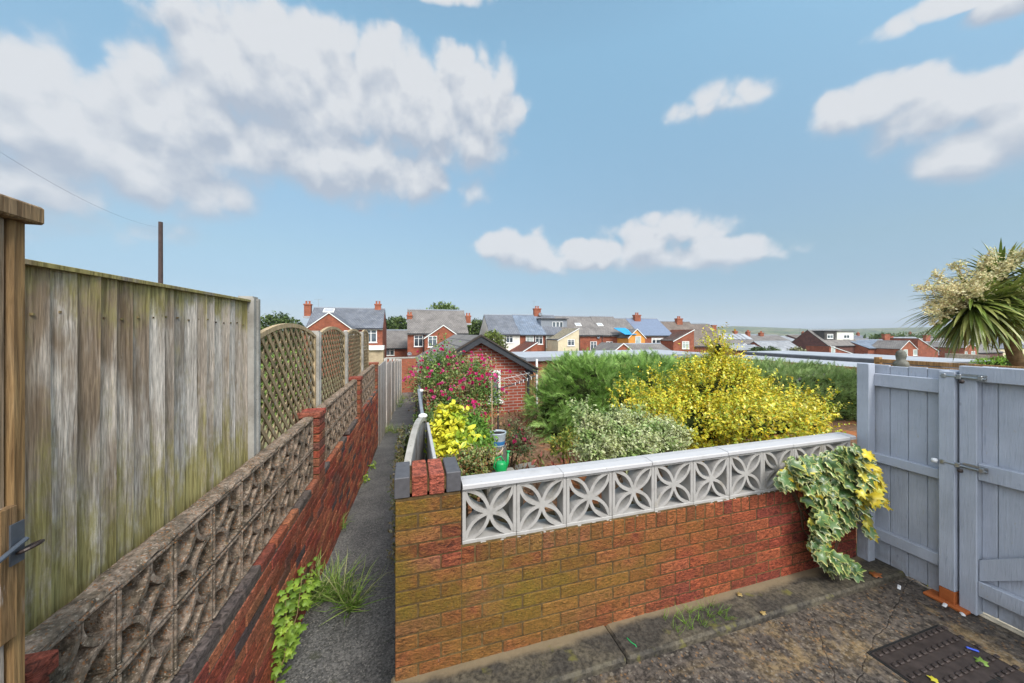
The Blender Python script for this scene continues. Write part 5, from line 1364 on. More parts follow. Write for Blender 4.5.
# ================================================================ TREES, HEDGES AND PLANTS
def tree(label, u, vtop, vbase_, dist, wpx, cols, n=2600, name='broadleaf_tree', group=None, seed=0, leaf=.5):
    p = at_d(u, vtop, dist); zb = ground_z(p.x, p.y); rr = wpx / FOC * dist / 2; h = p.z - zb; zc = p.z - min(rr * .8, h * .4)
    t = thing(name, label, 'tree', (p.x, p.y, zb), group)
    mb = MB(); mb.tube([(p.x, p.y, zb - .3), (p.x + .1, p.y, zb + h * .4), (p.x, p.y, zc + rr * .2)], [.35, .26, .12], 8)
    for k in range(5):
        a = k * 1.3; mb.tube([(p.x + .1, p.y, zb + h * .35), (p.x + math.cos(a) * rr * .6, p.y + math.sin(a) * rr * .6, zc)], [.14, .05], 6)
    part(mb, 'trunk', 'bark', t)
    bl = [(p.x, p.y, zc, rr * .72, rr * .6, min(rr * .8, h * .4))]
    for k in range(9):
        a = R.uniform(0, 6.28); q = rr * R.uniform(.4, .7); s = rr * R.uniform(.28, .42)
        bl.append((p.x + math.cos(a) * q, p.y + math.sin(a) * q * .8, zc + R.uniform(-.5, .45) * min(rr, h * .4), s, s, s * .9))
    bl.append((p.x, p.y, (zb + zc) / 2 + .5, rr * .75, rr * .6, h * .3))
    P_, D_ = blob_surface(bl, n, .7, 1.08); A_, ax, nn = sprigs(P_, D_, 3, leaf * 1.2)
    N = len(A_); scatter('crown', T_SIMPLE, A_, ax, nn, leaf * (.6 + .8 * NR.rand(N)), pal(N, cols, .2, (A_, 1.2)), pal(N, cols, .2, (A_, 1.2)), 'leaf', t)
    return t
GREENS = [(.045, .075, .018), (.07, .115, .025), (.11, .16, .035), (.14, .19, .05)]
tree('rounded tree top left of the red house, seen over the first trellis', 279, 316, 0, 62, 44, GREENS)
tree('green tree top between the red house and the grey-roofed pair', 396, 319.5, 0, 75, 28, GREENS)
tree('tree crown rising above the ridge of the grey-roofed pair', 441, 305, 0, 66, 34, [(.09, .14, .03), (.14, .2, .05), (.17, .23, .06)], 1800)
tree('tree between the grey-roofed pair and the cream house', 477, 323, 0, 68, 26, GREENS)
tree('yellow-green bush just behind the shed ridge', 493, 333.5, 0, 19, 30, [(.14, .19, .04), (.2, .25, .05), (.12, .15, .04)], 1500, leaf=.14)
for k, (u, v, d, w, lb) in enumerate(((886, 335, 110, 30, 'dark bush top behind the chimney pair'), (905, 334, 120, 28, 'tree left of the palm, beyond the pale roof'), (935, 331, 130, 44, 'broad tree behind the left palm leaves'), (985, 333, 130, 50, 'tree behind the palm crown'), (1018, 332, 120, 40, 'tree at the right border beyond the palm'),
                                       (768, 349, 50, 26, 'small garden tree in front of the white panelled roof'), (798, 350, 46, 18, 'pale round shrub right of the white panelled roof'), (757, 350, 44, 14, 'dark shrub near the outbuilding with pale sheeted roof'))):
    tree(lb, u, v, 0, d, w, GREENS if k != 6 else [(.2, .2, .09), (.28, .27, .12)], 1300, leaf=.55 if k < 5 else .3)
# hedge line and far trees on the valley floor
bl = []
for k in range(170):
    a = R.uniform(-.9, 1.4); d = R.uniform(140, 900); x, y = math.sin(a) * d, math.cos(a) * d; s = R.uniform(3, 6) * (1 + d / 500); bl.append((x, y, ground_z(x, y) + s * .4, s * 1.5, s * 1.2, s * .6))
P_, D_ = blob_surface(bl, 14000, .8, 1.05, .5); N = len(P_)
tag(scatter('far_woodland', T_SIMPLE, P_, D_ + rnd_dir(N) * .6, rnd_dir(N), 1.2 + 2.2 * NR.rand(N), pal(N, GREENS, .2), pal(N, GREENS, .2), 'leaf'), 'hazy tree belts on the far valley side', 'woodland', None, 'stuff')
# distant rooftops at the foot of the hills
for k in range(26):
    a = R.uniform(.55, 1.35); d = R.uniform(160, 330); x, y = math.sin(a) * d, math.cos(a) * d; zg_ = ground_z(x, y)
    L = R.uniform(12, 30); t = thing('distant_house', 'small far-off house roof in the valley towards the hills', 'house', (x, y, zg_), 'far-off houses in the valley')
    mb = MB(); mb.prism([(x - L / 2, y, zg_ - 2), (x - L / 2, y + 8, zg_ - 2), (x - L / 2, y + 8, zg_ + 4), (x - L / 2, y + 4, zg_ + 6.6), (x - L / 2, y, zg_ + 4)], (L, 0, 0)); part(mb, 'wall', R.choice(['red_brick', 'dark_brick', 'render_cream']), t)
    mb = MB(); roof_slab(mb, (x - L / 2, y - .3, zg_ + 3.9), (x + L / 2, y - .3, zg_ + 3.9), (x + L / 2, y + 4, zg_ + 6.9), (x - L / 2, y + 4, zg_ + 6.9)); part(mb, 'roof', R.choice(['slate', 'tile_grey', 'tile_pale']), t)

def shrub(name, label, blobs, n, m, slen, tmpl, lsize, c0, c1, mat='leaf', cat='shrub', z0=None, lo=.7, hi=1.04, up_=.35, spread=.6, droop=0, core=.7, stems=5, var=.16, ratio=1, clump=.12, keep=.6, part_name='foliage', group=None):
    blobs = [(a, b, c, *[max(r_ * .55, r_ - slen * .6) for r_ in (d, e, f)]) for (a, b, c, d, e, f) in blobs]
    B = np.array(blobs); cx, cy = B[:, 0].mean(), B[:, 1].mean(); z0 = garden_z(cy) if z0 is None else z0
    t = thing(name, label, cat, (cx, cy, z0), group)
    mb = MB()
    for k in range(stems):
        b = blobs[k % len(blobs)]; mb.tube([(cx + R.uniform(-.06, .06), cy + R.uniform(-.06, .06), z0 - .05), ((cx + b[0]) / 2, (cy + b[1]) / 2, (z0 + b[2]) / 2), (b[0], b[1], b[2])], [.014, .010, .005], 6)
    part(mb, 'stems', 'bark', t)
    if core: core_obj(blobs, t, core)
    P_, D_ = blob_surface(blobs, n, lo, hi, keep); A_, ax, nn = sprigs(P_, D_, m, slen, spread, up_, .5, droop); ok = A_[:, 2] > z0 - .02; A_, ax, nn = A_[ok], ax[ok], nn[ok]; N = len(A_)
    a = pal(N, c0, var, (A_, clump)); b = a if c1 is None else pal(N, c1, var, (A_, clump))
    scatter(part_name, tmpl, A_, ax, nn, lsize * (.55 + .8 * NR.rand(N)), a, b, mat, t)
    return t, P_, D_
def blobs_px(lst, flat=1.0):
    """(u, v, distance, radius across px, radius up px) -> ellipsoids in metres"""
    out = []
    for (u, v, d, ru, rv) in lst:
        p = at_d(u, v, d); out.append((p.x, p.y, p.z, ru / FOC * d, ru / FOC * d * flat, rv / FOC * d))
    return out
# big feathery conifer left of the golden bush
bl = blobs_px([(590, 400, 6.9, 50, 42), (555, 410, 6.8, 28, 28), (640, 385, 7.6, 62, 28), (700, 388, 8.4, 60, 26), (575, 377, 7.4, 32, 20), (620, 420, 6.5, 44, 30), (670, 420, 6.6, 50, 30), (560, 430, 6.2, 22, 14)], .8)
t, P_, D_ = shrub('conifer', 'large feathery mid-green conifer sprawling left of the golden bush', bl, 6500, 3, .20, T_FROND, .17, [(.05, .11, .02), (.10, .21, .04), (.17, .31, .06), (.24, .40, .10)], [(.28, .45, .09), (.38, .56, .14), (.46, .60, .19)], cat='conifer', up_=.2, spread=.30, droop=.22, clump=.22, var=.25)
# lighter hedge to the right
bl = blobs_px([(770, 395, 8.0, 50, 33), (815, 397, 8.0, 45, 32), (850, 405, 7.8, 40, 31), (890, 412, 7.6, 45, 30), (735, 388, 8.3, 45, 27), (940, 420, 7.4, 50, 30)], .75)
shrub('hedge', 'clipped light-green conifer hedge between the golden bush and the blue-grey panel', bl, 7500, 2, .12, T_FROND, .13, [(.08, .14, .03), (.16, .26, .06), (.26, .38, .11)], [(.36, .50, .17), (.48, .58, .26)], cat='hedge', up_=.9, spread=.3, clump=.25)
# golden euonymus
YEL = [(.82, .62, .04), (.86, .72, .06), (.72, .66, .06), (.78, .48, .02), (.38, .48, .05), (.26, .38, .05)]
bl = blobs_px([(715, 400, 4.3, 52, 38), (700, 425, 3.9, 68, 30), (720, 368, 4.5, 22, 20), (718, 350, 4.5, 12, 18), (722, 362, 4.5, 14, 14), (690, 366, 4.5, 8, 10), (745, 372, 4.4, 9, 11), (622, 400, 4.3, 9, 16), (797, 399, 4.1, 8, 10), (668, 400, 4.4, 26, 20), (645, 414, 4.2, 22, 22), (755, 400, 4.3, 26, 20), (790, 414, 4.0, 34, 18), (815, 419, 3.9, 18, 14), (760, 425, 3.5, 60, 24), (805, 425, 3.4, 30, 16), (650, 382, 4.4, 9, 14), (628, 395, 4.3, 8, 12), (768, 388, 4.2, 9, 11), (822, 404, 3.9, 8, 10), (736, 376, 4.4, 14, 14), (690, 380, 4.4, 14, 14)], .75)
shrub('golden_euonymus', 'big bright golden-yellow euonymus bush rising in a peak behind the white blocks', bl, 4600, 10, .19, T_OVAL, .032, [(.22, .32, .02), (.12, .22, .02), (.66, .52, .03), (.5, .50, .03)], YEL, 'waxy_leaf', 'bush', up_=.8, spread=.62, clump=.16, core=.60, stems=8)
# silver variegated euonymus
bl = blobs_px([(632, 447, 3.3, 34, 18), (600, 450, 3.2, 26, 16), (662, 440, 3.4, 28, 17), (588, 432, 3.3, 9, 16), (581, 414, 3.3, 6, 14), (622, 424, 3.4, 10, 12), (600, 430, 3.3, 14, 14), (640, 420, 3.5, 9, 10)], .75)
shrub('silver_euonymus', 'pale cream and grey-green variegated bush in front of the golden one', bl, 2600, 9, .12, T_OVAL, .026, [(.12, .20, .05), (.18, .27, .08)], [(.66, .66, .30), (.78, .76, .46), (.48, .54, .22), (.24, .36, .09)], 'waxy_leaf', 'bush', up_=.9, spread=.62)
# golden spotted laurel near the pier
bl = blobs_px([(450, 436, 2.95, 18, 18), (448, 420, 3.0, 12, 9), (457, 424, 3.0, 11, 10), (466, 444, 2.8, 12, 11), (441, 446, 2.9, 8, 13), (455, 458, 2.7, 17, 12)], .8)
shrub('yellow_laurel', 'bright yellow large-leaved shrub close behind the brick pier', bl, 420, 7, .09, T_OVAL, .058, [(.50, .50, .03), (.60, .55, .04), (.20, .34, .03)], [(.72, .64, .05), (.62, .60, .04), (.34, .42, .03)], 'waxy_leaf', 'shrub', up_=.7, spread=.65, stems=7)
bl = blobs_px([(474, 444, 2.9, 18, 13), (470, 430, 3.2, 18, 11), (478, 458, 2.7, 16, 10)], .8)
shrub('leafy_shrub', 'soft mid-green leafy plant between the yellow shrub and the glazed pot', bl, 520, 7, .10, T_SIMPLE, .040, [(.09, .19, .02), (.14, .27, .03), (.2, .34, .05)], None, 'leaf', up_=.6)
bl = blobs_px([(475, 464, 2.4, 22, 12), (486, 461, 2.45, 10, 9), (455, 470, 2.35, 16, 12), (466, 480, 2.25, 22, 18), (492, 476, 2.4, 10, 8), (440, 478, 2.3, 16, 14)], .7)
shrub('berry_shrub', 'small-leaved green shrub flecked with red and cream, behind the first white block', bl, 1100, 8, .07, T_OVAL, .021, [(.05, .10, .02), (.10, .17, .03), (.17, .22, .04), (.28, .26, .08)], [(.09, .14, .03), (.30, .08, .04), (.2, .24, .06), (.4, .34, .16)], 'waxy_leaf', clump=.03)
# rose bush
def roses(P_, D_, n, sz, parent, cols, loosen=.04):
    idx = NR.choice(len(P_), n, replace=False); p = P_[idx] + D_[idx] * loosen; N = len(p)
    c = pal(N, cols, .15)
    scatter('blooms', T_ROSE, p, D_[idx] + np.array([0, -.4, .35]), rnd_dir(N), sz * (.7 + .6 * NR.rand(N)), c * .7, c, 'petal', parent)
PINK = [(.55, .02, .14), (.62, .04, .20), (.45, .015, .09), (.66, .10, .28)]
bl = blobs_px([(455, 385, 5.4, 34, 26), (440, 370, 5.6, 22, 24), (475, 378, 5.4, 24, 20), (480, 400, 5.2, 22, 22), (430, 400, 5.2, 16, 26), (420, 378, 5.6, 14, 16), (455, 415, 5.0, 30, 18), (445, 352, 5.7, 10, 14), (490, 395, 5.2, 12, 18)], .8)
t, P_, D_ = shrub('rose_bush', 'tall rambling rose bush covered in deep pink blooms in front of the shed', bl, 2500, 6, .17, T_SIMPLE, .042, [(.09, .17, .035), (.16, .26, .06), (.27, .33, .10), (.32, .24, .13)], None, 'leaf', 'rose', up_=.3, core=0, lo=.35, hi=1.12, stems=9, clump=.2)
# blooms gather in bunches
ctr = blobs_px([(492, 372, 4.9, 18, 12), (485, 380, 4.9, 14, 8), (465, 403, 4.7, 13, 10), (478, 412, 4.6, 14, 9), (425, 368, 5.0, 18, 12), (440, 388, 4.9, 18, 14), (410, 372, 5.2, 10, 12), (500, 385, 4.9, 8, 12), (455, 375, 4.9, 30, 16), (447, 350, 5.3, 8, 9), (470, 357, 5.3, 22, 8), (430, 352, 5.3, 14, 6), (475, 425, 4.5, 14, 6), (452, 418, 4.6, 20, 8)], .8)
bp, bd = blob_surface(ctr, 165, .3, 1.0, .0); N = len(bp); cc = pal(N, PINK, .15)
scatter('blooms', T_ROSE, bp, bd * .4 + np.array([0, -.5, .5]), rnd_dir(N), .040 * (.6 + .7 * NR.rand(N)), cc * .7, cc, 'petal', t)
bl = blobs_px([(512, 437, 4.6, 18, 14), (520, 444, 4.4, 17, 12), (505, 447, 4.4, 14, 10)], .8)
t, P_, D_ = shrub('small_rose', 'low rose clump with dark pink blooms right of the glazed pot', bl, 420, 6, .12, T_SIMPLE, .034, [(.06, .09, .03), (.11, .14, .05), (.2, .18, .09)], None, 'leaf', 'rose', up_=.4, core=0, lo=.3, stems=8)
roses(P_, D_, 34, .052, t, PINK)
# dark trailing plant on the path edge by the arched panel
bl = [(-.05, 3.1, -1.35, .10, .28, .28), (-.02, 3.6, -1.25, .10, .35, .35), (-.04, 2.7, -1.55, .09, .25, .25), (-.03, 4.0, -1.5, .10, .3, .3)]
shrub('path_edge_shrub', 'dark reddish-green small-leaved shrub spilling onto the path by the arched panel', bl, 700, 7, .07, T_OVAL, .024, [(.05, .075, .02), (.09, .12, .03), (.14, .10, .04)], [(.09, .11, .03), (.22, .16, .06)], 'waxy_leaf', z0=-2.2, clump=.05)
bl = [(.16, 3.9, -1.2, .12, .5, .35), (.3, 4.6, -1.35, .25, .5, .3)]
shrub('low_shrub', 'green shrub behind the white and grey low fence panel', bl, 500, 6, .08, T_SIMPLE, .034, [(.06, .11, .02), (.12, .18, .04)], None, 'leaf', core=0)
shrub('neighbour_shrub', 'light-green leafy shrub glimpsed through the arched trellis', [(-2.3, 4.2, -1.1, .5, .9, .8), (-2.4, 5.8, -1.0, .5, 1.0, .7), (-2.2, 3.4, -1.4, .4, .6, .6), (-2.3, 7.6, -1.0, .5, 1.1, .7)], 1700, 6, .14, T_OVAL, .06, [(.10, .18, .03), (.18, .28, .05), (.26, .36, .08)], [(.2, .3, .06), (.3, .4, .1)], 'leaf', z0=-2.6)
# ground cover: dry stems and weeds over the soil
n = 4200; x = NR.uniform(.6, 3.0, n); y = NR.uniform(3.2, 8.3, n); keepm = (NR.rand(n) < .75) & ~((np.abs(x - 1.75 - .05 * y) < .22) & (y > 4.8) & (NR.rand(n) < .85))
x, y = x[keepm], y[keepm]; n = len(x); p = np.stack([x, y, -1.75 - .04 * (y - 2)], 1)
cc = pal(n, [(.28, .15, .07), (.34, .20, .10), (.20, .11, .06), (.16, .18, .04), (.30, .09, .07)], .25, (p, .5))
tag(scatter('dry_ground_cover', T_NARROW, p, rnd_dir(n) * .9 + np.array([0, 0, .8]), rnd_dir(n), .05 + .09 * NR.rand(n), cc, cc * 1.1, 'leaf'), 'low dry reddish stems and weeds over the garden soil', 'ground cover', None, 'stuff')
shrub('weed_clump', 'yellow-green weed clump on the garden soil nearer the silver bush', blobs_px([(562, 447, 3.9, 14, 9), (572, 440, 4.1, 10, 8)], .8), 160, 6, .10, T_OVAL, .035, [(.25, .28, .04), (.14, .2, .03), (.4, .33, .06)], None, 'leaf', 'weeds', core=0, up_=.9)
# terracotta-coloured edging pieces and slabs on the soil
for k, (u, v, du_, dv, lb) in enumerate(((526, 470, 16, 8, 'grey square paving slab on the soil behind the white blocks'), (553, 425, 0, 0, 'dark fallen tile beside the conifer'))):
    t0 = 0
    p = at_d(u, v, 1); s = garden_z(4.4) / p.z; c_ = Vector((p.x * s, p.y * s, garden_z(p.y * s)))
    mb = MB(); mb.cbox((c_.x - .16, c_.y - .15, c_.z - .02), (.34, .05, 0), (-.04, .30, 0), (0, 0, .045), ch=.005); tag(mb.build('paving_slab', 'slab_stone' if k == 0 else 'engineering_blue', None, tuple(c_)), lb, 'slab')
# glazed pot with cane
pc = at_d(498, 446, 4.1); sc = 1.0
t = thing('plant_pot', 'pale blue glazed pot with dark compost standing by the roses', 'pot', tuple(pc))
rr = .10
mb = MB(); mb.lathe(pc, [(0, 0), (rr * .72, 0), (rr * .80, .02), (rr * .95, .15), (rr * 1.0, .16), (rr * .98, .17), (rr * .9, .165), (rr * .88, .14)], 24); part(mb, 'pot_wall', 'pot_glaze', t, True)
mb = MB(); mb.lathe(pc, [(rr * .805, .025), (rr * .875, .07), (rr * .87, .072)], 24); part(mb, 'glaze_band', 'pot_blue', t, True)
mb = MB(); mb.lathe(pc, [(rr * .9, .150), (rr * .5, .158), (0, .155)], 20); part(mb, 'compost', 'compost', t)
mb = MB(); mb.lathe((pc.x, pc.y, garden_z(pc.y) - .02), [(.13, 0), (.10, .1), (.10, pc.z - garden_z(pc.y) + .018), (0, pc.z - garden_z(pc.y) + .018)], 18); tag(mb.build('pot_stand', 'stone_dark', None, (pc.x, pc.y, garden_z(pc.y))), 'dark stone stand under the glazed pot, half hidden by leaves', 'stand')
mb = MB(); mb.tube([pc + Vector((-.07, 0, .15)), pc + Vector((-.075, .01, .80 * sc))], .007, 6); tag(mb.build('garden_cane', 'cane', None, tuple(pc + Vector((-.07, 0, .2)))), 'thin bamboo cane standing in the glazed pot', 'cane')
b = at_d(487, 449, 4.0); t = thing('clay_bowl', 'shallow pale clay bowl half hidden by leaves in front of the pot', 'bowl', (b.x, b.y, garden_z(b.y)))
mb = MB(); mb.lathe((b.x, b.y, b.z - .10), [(0, 0), (.10, .0), (.16, .05), (.19, .10), (.185, .105), (.15, .06), (0, .05)], 24); part(mb, 'bowl', 'terracotta_pale', t, True)
mb = MB(); mb.lathe((b.x, b.y, garden_z(b.y) - .02), [(.12, 0), (.09, .1), (.09, b.z - .10 - garden_z(b.y) + .02)], 16); part(mb, 'stand', 'terracotta_pale', t, True)
# green plastic garden ornament: sitting frog-like figure kept generic
g = at_d(501, 475, 2.30); gz_ = g.z
t = thing('green_ornament', 'shiny bright green plastic watering can tucked beside the leafy shrub', 'watering can', tuple(g))
mb = MB(); mb.lathe(g, [(0, 0), (.034, 0), (.038, .012), (.036, .075), (.030, .09), (.012, .094), (0, .094)], 18); part(mb, 'can', 'plastic_green', t, True)
mb = MB(); mb.tube([g + Vector((.025, 0, .02)), g + Vector((.045, 0, .08)), g + Vector((.05, 0, .145))], [.011, .009, .007], 10); mb.lathe(g + Vector((.051, 0, .142)), [(.007, 0), (.015, .014), (.0, .017)], 12); part(mb, 'spout', 'plastic_green', t, True)
mb = MB(); mb.tube([g + Vector((-.03, 0, .03)), g + Vector((-.05, 0, .06)), g + Vector((-.035, 0, .115)), g + Vector((0, 0, .125)), g + Vector((.018, 0, .09))], .005, 8); part(mb, 'handle', 'plastic_green', t, True)
mb = MB(); mb.cbox((g.x - .12, g.y - .12, gz_ - 1.0), (.24, 0, 0), (0, .24, 0), (0, 0, .998), ch=.01); tag(mb.build('block_stand', 'slab_stone', None, (g.x, g.y, garden_z(g.y))), 'stone block the green watering can stands on, hidden by leaves', 'stone block')
mb = MB(); c_ = at_d(470, 460, 2.95); mb.lathe((c_.x, c_.y, c_.z - .25), [(.10, 0), (.13, .25), (.14, .26), (.12, .26), (.11, .2)], 18); tag(mb.build('black_tub', 'black_trim', None, (c_.x, c_.y, c_.z - .25), True), 'black plastic tub at the foot of the yellow shrub', 'pot')

# ---- variegated ivy tumbling over the right end of the wall
iv = thing('ivy', 'cream-edged variegated ivy tumbling over the right end of the garden wall to the kerb', 'ivy', (2.95, 1.72, -1.7))
ctr = [(800, 468, 16, 12), (785, 480, 9, 9), (815, 470, 22, 14), (838, 462, 24, 14), (855, 458, 16, 12), (845, 480, 26, 18), (820, 488, 22, 14), (862, 478, 18, 16), (872, 487, 12, 12), (834, 502, 24, 14), (856, 502, 16, 12), (824, 520, 16, 14), (842, 518, 12, 10), (820, 537, 9, 12), (823, 553, 9, 12), (836, 563, 14, 9), (850, 569, 12, 6), (815, 545, 7, 8), (866, 520, 5, 9), (868, 531, 5, 8), (875, 500, 10, 8)]
P_, A_, N_, S_, T_ = [], [], [], [], []
for (u, v, ru, rv) in ctr:
    k = int(ru * rv * .21) + 5
    for _ in range(k):
        a = R.uniform(0, 6.28); q = math.sqrt(R.random()); uu, vv = u + ru * q * math.cos(a), v + rv * q * math.sin(a)
        front = R.random()
        yw = 1.755 - .17 * front * (1 - q * .5) - (.05 if v > 555 else 0)
        if uu > 858 and v < 520: yw = 1.66 - .12 * front
        p = at_y(uu, vv, yw)
        if p.z < -1.69: p.z = -1.69 + .03 * front
        if p.x > 3.27 and yw > 1.70: continue
        P_.append(p); A_.append((R.uniform(-1, 1), -.3 - .5 * R.random(), -.7 + R.uniform(-.5, .7))); N_.append((R.uniform(-.8, .5), -1, R.uniform(-.1, 1.2))); S_.append(R.uniform(.030, .085)); T_.append(uu)
P_ = np.array(P_, float); N = len(P_); T_ = np.array(T_)
c0 = pal(N, [(.03, .08, .02), (.05, .12, .03), (.08, .16, .045), (.12, .21, .07)], .15); c1 = pal(N, [(.60, .58, .20), (.70, .64, .24), (.50, .54, .16), (.56, .58, .32)], .1)
yel = (NR.rand(N) < np.clip((T_ - 855) / 25, .04, .85)); c0[yel] = pal(int(yel.sum()), [(.52, .40, .03), (.48, .44, .05)], .12); c1[yel] = pal(int(yel.sum()), [(.60, .42, .03), (.62, .52, .08)], .1)
scatter('leaves', T_IVY, P_, np.array(A_), np.array(N_), np.array(S_), c0, c1, 'waxy_leaf', iv)
mb = MB()
for k in range(22):
    s = ctr[R.randrange(6)]; e = ctr[R.randrange(6, len(ctr))]; pts = []
    for q in range(5):
        w_ = q / 4; p = at_y(s[0] * (1 - w_) + e[0] * w_ + R.uniform(-5, 5), s[1] * (1 - w_) + e[1] * w_, 1.775 if q else 1.78); p.z = max(p.z, -1.69); p.x = min(p.x, 3.27); pts.append(p)
    mb.tube(pts, .004, 5)
part(mb, 'stems', 'twig', iv)

# ---- cordyline palm on the right
pc = at_d(1003, 292, 6.0); pb = at_d(1030, 420, 6.0)
t = thing('cordyline_palm', 'cordyline palm with drooping sword leaves and cream flower sprays at the right border', 'palm tree', (pb.x, pb.y, -1.9))
mb = MB(); tr = [Vector((pb.x + .06, pb.y, -1.95)), Vector((pb.x + .02, pb.y, -1.2)), Vector((pb.x - .06, pb.y, -.7)), at_d(1015, 357, 6), at_d(1008, 330, 6), pc]
mb.tube(tr, [.12, .10, .095, .09, .085, .06], 14); part(mb, 'trunk', 'palm_bark', t, True)
heads = [at_d(1002, 300, 6.0), at_d(972, 304, 5.9), at_d(1045, 285, 6.1), at_d(1000, 282, 6.3)]
mb = MB()
for h in heads[1:]: mb.tube([at_d(1009, 335, 6), (at_d(1008, 318, 6) + h) / 2 + Vector((0, 0, -.05)), h], [.06, .05, .035], 8)
part(mb, 'branch', 'palm_bark', t, True)
P_, A_, N_, S_ = [], [], [], []
for h, nl in zip(heads, (300, 300, 220, 160)):
    for k in range(nl):
        a = R.uniform(0, 6.28); e = R.uniform(-1.25, .95) if h is not heads[3] else R.uniform(-.3, 1.4)
        d = Vector((math.cos(a) * math.cos(e), math.sin(a) * math.cos(e), math.sin(e))); P_.append(h + d * .05 + Vector((0, 0, R.uniform(-.1, .06)))); A_.append(d); N_.append((0, 0, 1) if abs(d.z) < .9 else (d.x, d.y, .2)); S_.append(R.uniform(.62, .98) * (1.0 if e < 0 else .8))
# curved blades: chain of bent strips per leaf
def sword_leaves(P_, A_, S_, name, wid, cols0, cols1, droopk, parent, seg=6):
    vs, fs, cs = [], [], []
    for p, d, L in zip(P_, A_, S_):
        p = Vector(p); d = Vector(d); k0 = R.choice(cols0); k1 = R.choice(cols1); kk = R.uniform(.75, 1.25); side = d.cross(Vector((0, 0, 1)))
        side = side.normalized() if side.length > .05 else Vector((1, 0, 0)); b = len(vs); q = p.copy(); dd = d.copy()
        for i in range(seg + 1):
            s = i / seg; w = wid * (math.sin(math.pi * min(1, .25 + s * .75)) ** .7) * (1 if s < .99 else .05)
            nrm = side.cross(dd).normalized()
            vs += [q - side * w + nrm * w * .35, q, q + side * w + nrm * w * .35]; cs += [tuple(kk * (a * (1 - s) + c * s) for a, c in zip(k0, k1))] * 3
            q = q + dd * (L / seg); dd = (dd + Vector((0, 0, -droopk * (.35 + s)))).normalized()
        for i in range(seg):
            o = b + i * 3; fs += [(o, o + 1, o + 4, o + 3), (o + 1, o + 2, o + 5, o + 4)]
    me = bpy.data.meshes.new(name); l = Vector(parent_world(parent)); me.from_pydata([tuple(v - l) for v in vs], [], fs); me.materials.append(M['waxy_leaf'])
    ca = me.color_attributes.new('Col', 'FLOAT_COLOR', 'POINT'); ca.data.foreach_set('color', np.hstack([np.array(cs), np.ones((len(cs), 1))]).astype(np.float32).ravel())
    o = bpy.data.objects.new(name, me); COL.objects.link(o); o.parent = parent; return o
sword_leaves(P_, A_, S_, 'sword_leaves', .026, [(.07, .11, .02), (.10, .15, .025), (.14, .19, .035)], [(.16, .22, .04), (.25, .30, .06), (.34, .34, .10)], .17, t)
P2, A2, S2 = [], [], []
for k in range(70):
    a = R.uniform(0, 6.28); h = heads[R.randrange(3)]; P2.append(h + Vector((0, 0, -.18))); A2.append((math.cos(a) * .4, math.sin(a) * .4, -1)); S2.append(R.uniform(.35, .6))
sword_leaves(P2, A2, S2, 'dead_leaves', .015, [(.22, .12, .05), (.30, .18, .08)], [(.34, .22, .11), (.2, .11, .05)], .02, t)
# flower panicles: cream sprays
vs_, n_ = [], 0; P_, A_, S_ = [], [], []; mb = MB()
for (u, v, d, L, dirx) in ((918, 288, 5.6, .5, -1), (945, 290, 5.5, .5, -1), (922, 315, 5.6, .4, -1), (935, 275, 5.7, .55, -1), (925, 305, 5.7, .45, -1), (975, 290, 5.4, .5, -.6), (990, 250, 5.8, .45, -.2), (1010, 262, 5.6, .45, .3), (955, 262, 5.9, .45, -.8), (1030, 250, 5.8, .5, .6), (985, 275, 5.5, .4, -.3), (930, 325, 5.8, .35, -1), (1045, 290, 5.6, .5, 1)):
    e = at_d(u, v, d); h = min(heads, key=lambda q: (q - e).length); mb.tube([h, (h + e) / 2 + Vector((0, 0, .08)), e], [.012, .009, .004], 5)
    for k in range(48):
        s = R.uniform(.25, 1.0); c = h.lerp(e, s) + Vector((0, 0, .3 * s * (1 - s))); dr = Vector((R.uniform(-1, 1), R.uniform(-1, 1), R.uniform(-.6, .9))).normalized(); l = L * .42 * (1.15 - s * .6); mb.tube([c, c + dr * l], .0025, 3)
        for j in range(11):
            q = c + dr * l * (.15 + .85 * j / 10) + Vector((R.uniform(-.012, .012), R.uniform(-.012, .012), R.uniform(-.012, .012))); P_.append(q); A_.append((R.uniform(-1, 1), R.uniform(-1, 1), R.uniform(-1, 1))); S_.append(R.uniform(.026, .050))
part(mb, 'flower_stalks', 'cane', t)
N = len(P_); cc = pal(N, [(.72, .64, .36), (.80, .74, .46), (.62, .52, .28), (.55, .56, .28)], .1)
scatter('flowers', T_SIMPLE, np.array(P_), np.array(A_), rnd_dir(N), np.array(S_), cc, cc, 'petal', t)
# bright green clipped hedge top right of the palm trunk, and rubble wall
shrub('clipped_bush', 'bright lime-green clipped bush top beside the palm trunk', [(at_d(1003, 362, 9).x, at_d(1003, 362, 9).y, at_d(1003, 362, 9).z - .1, .55, .5, .22), (at_d(1030, 360, 9).x, at_d(1030, 360, 9).y, at_d(1030, 360, 9).z - .1, .6, .5, .25)], 1500, 3, .06, T_SIMPLE, .05, [(.14, .26, .02), (.22, .38, .04)], None, 'leaf', z0=-2.6)
p0, p1 = at_d(955, 360, 14), at_d(990, 362, 13)
mb = MB(); mb.prism([(p0.x, p0.y, -4), (p1.x, p1.y, -4), (p1.x, p1.y, p1.z + .25), (p0.x, p0.y, p0.z + .25)], (.3, .4, 0)); tag(mb.build('rubble_wall', 'pebbledash', None, (p0.x, p0.y, -3)), 'pale rough stone wall beyond the slat fence, left of the palm trunk', 'wall')
t = thing('flat_roof_shed', 'long flat grey-roofed shed between the houses and the slat fence', 'shed', (at_d(930, 357, 18).x, at_d(930, 357, 18).y, -4))
pA, pB = at_y(893, 359, 10.5), at_y(962, 359, 8.3)
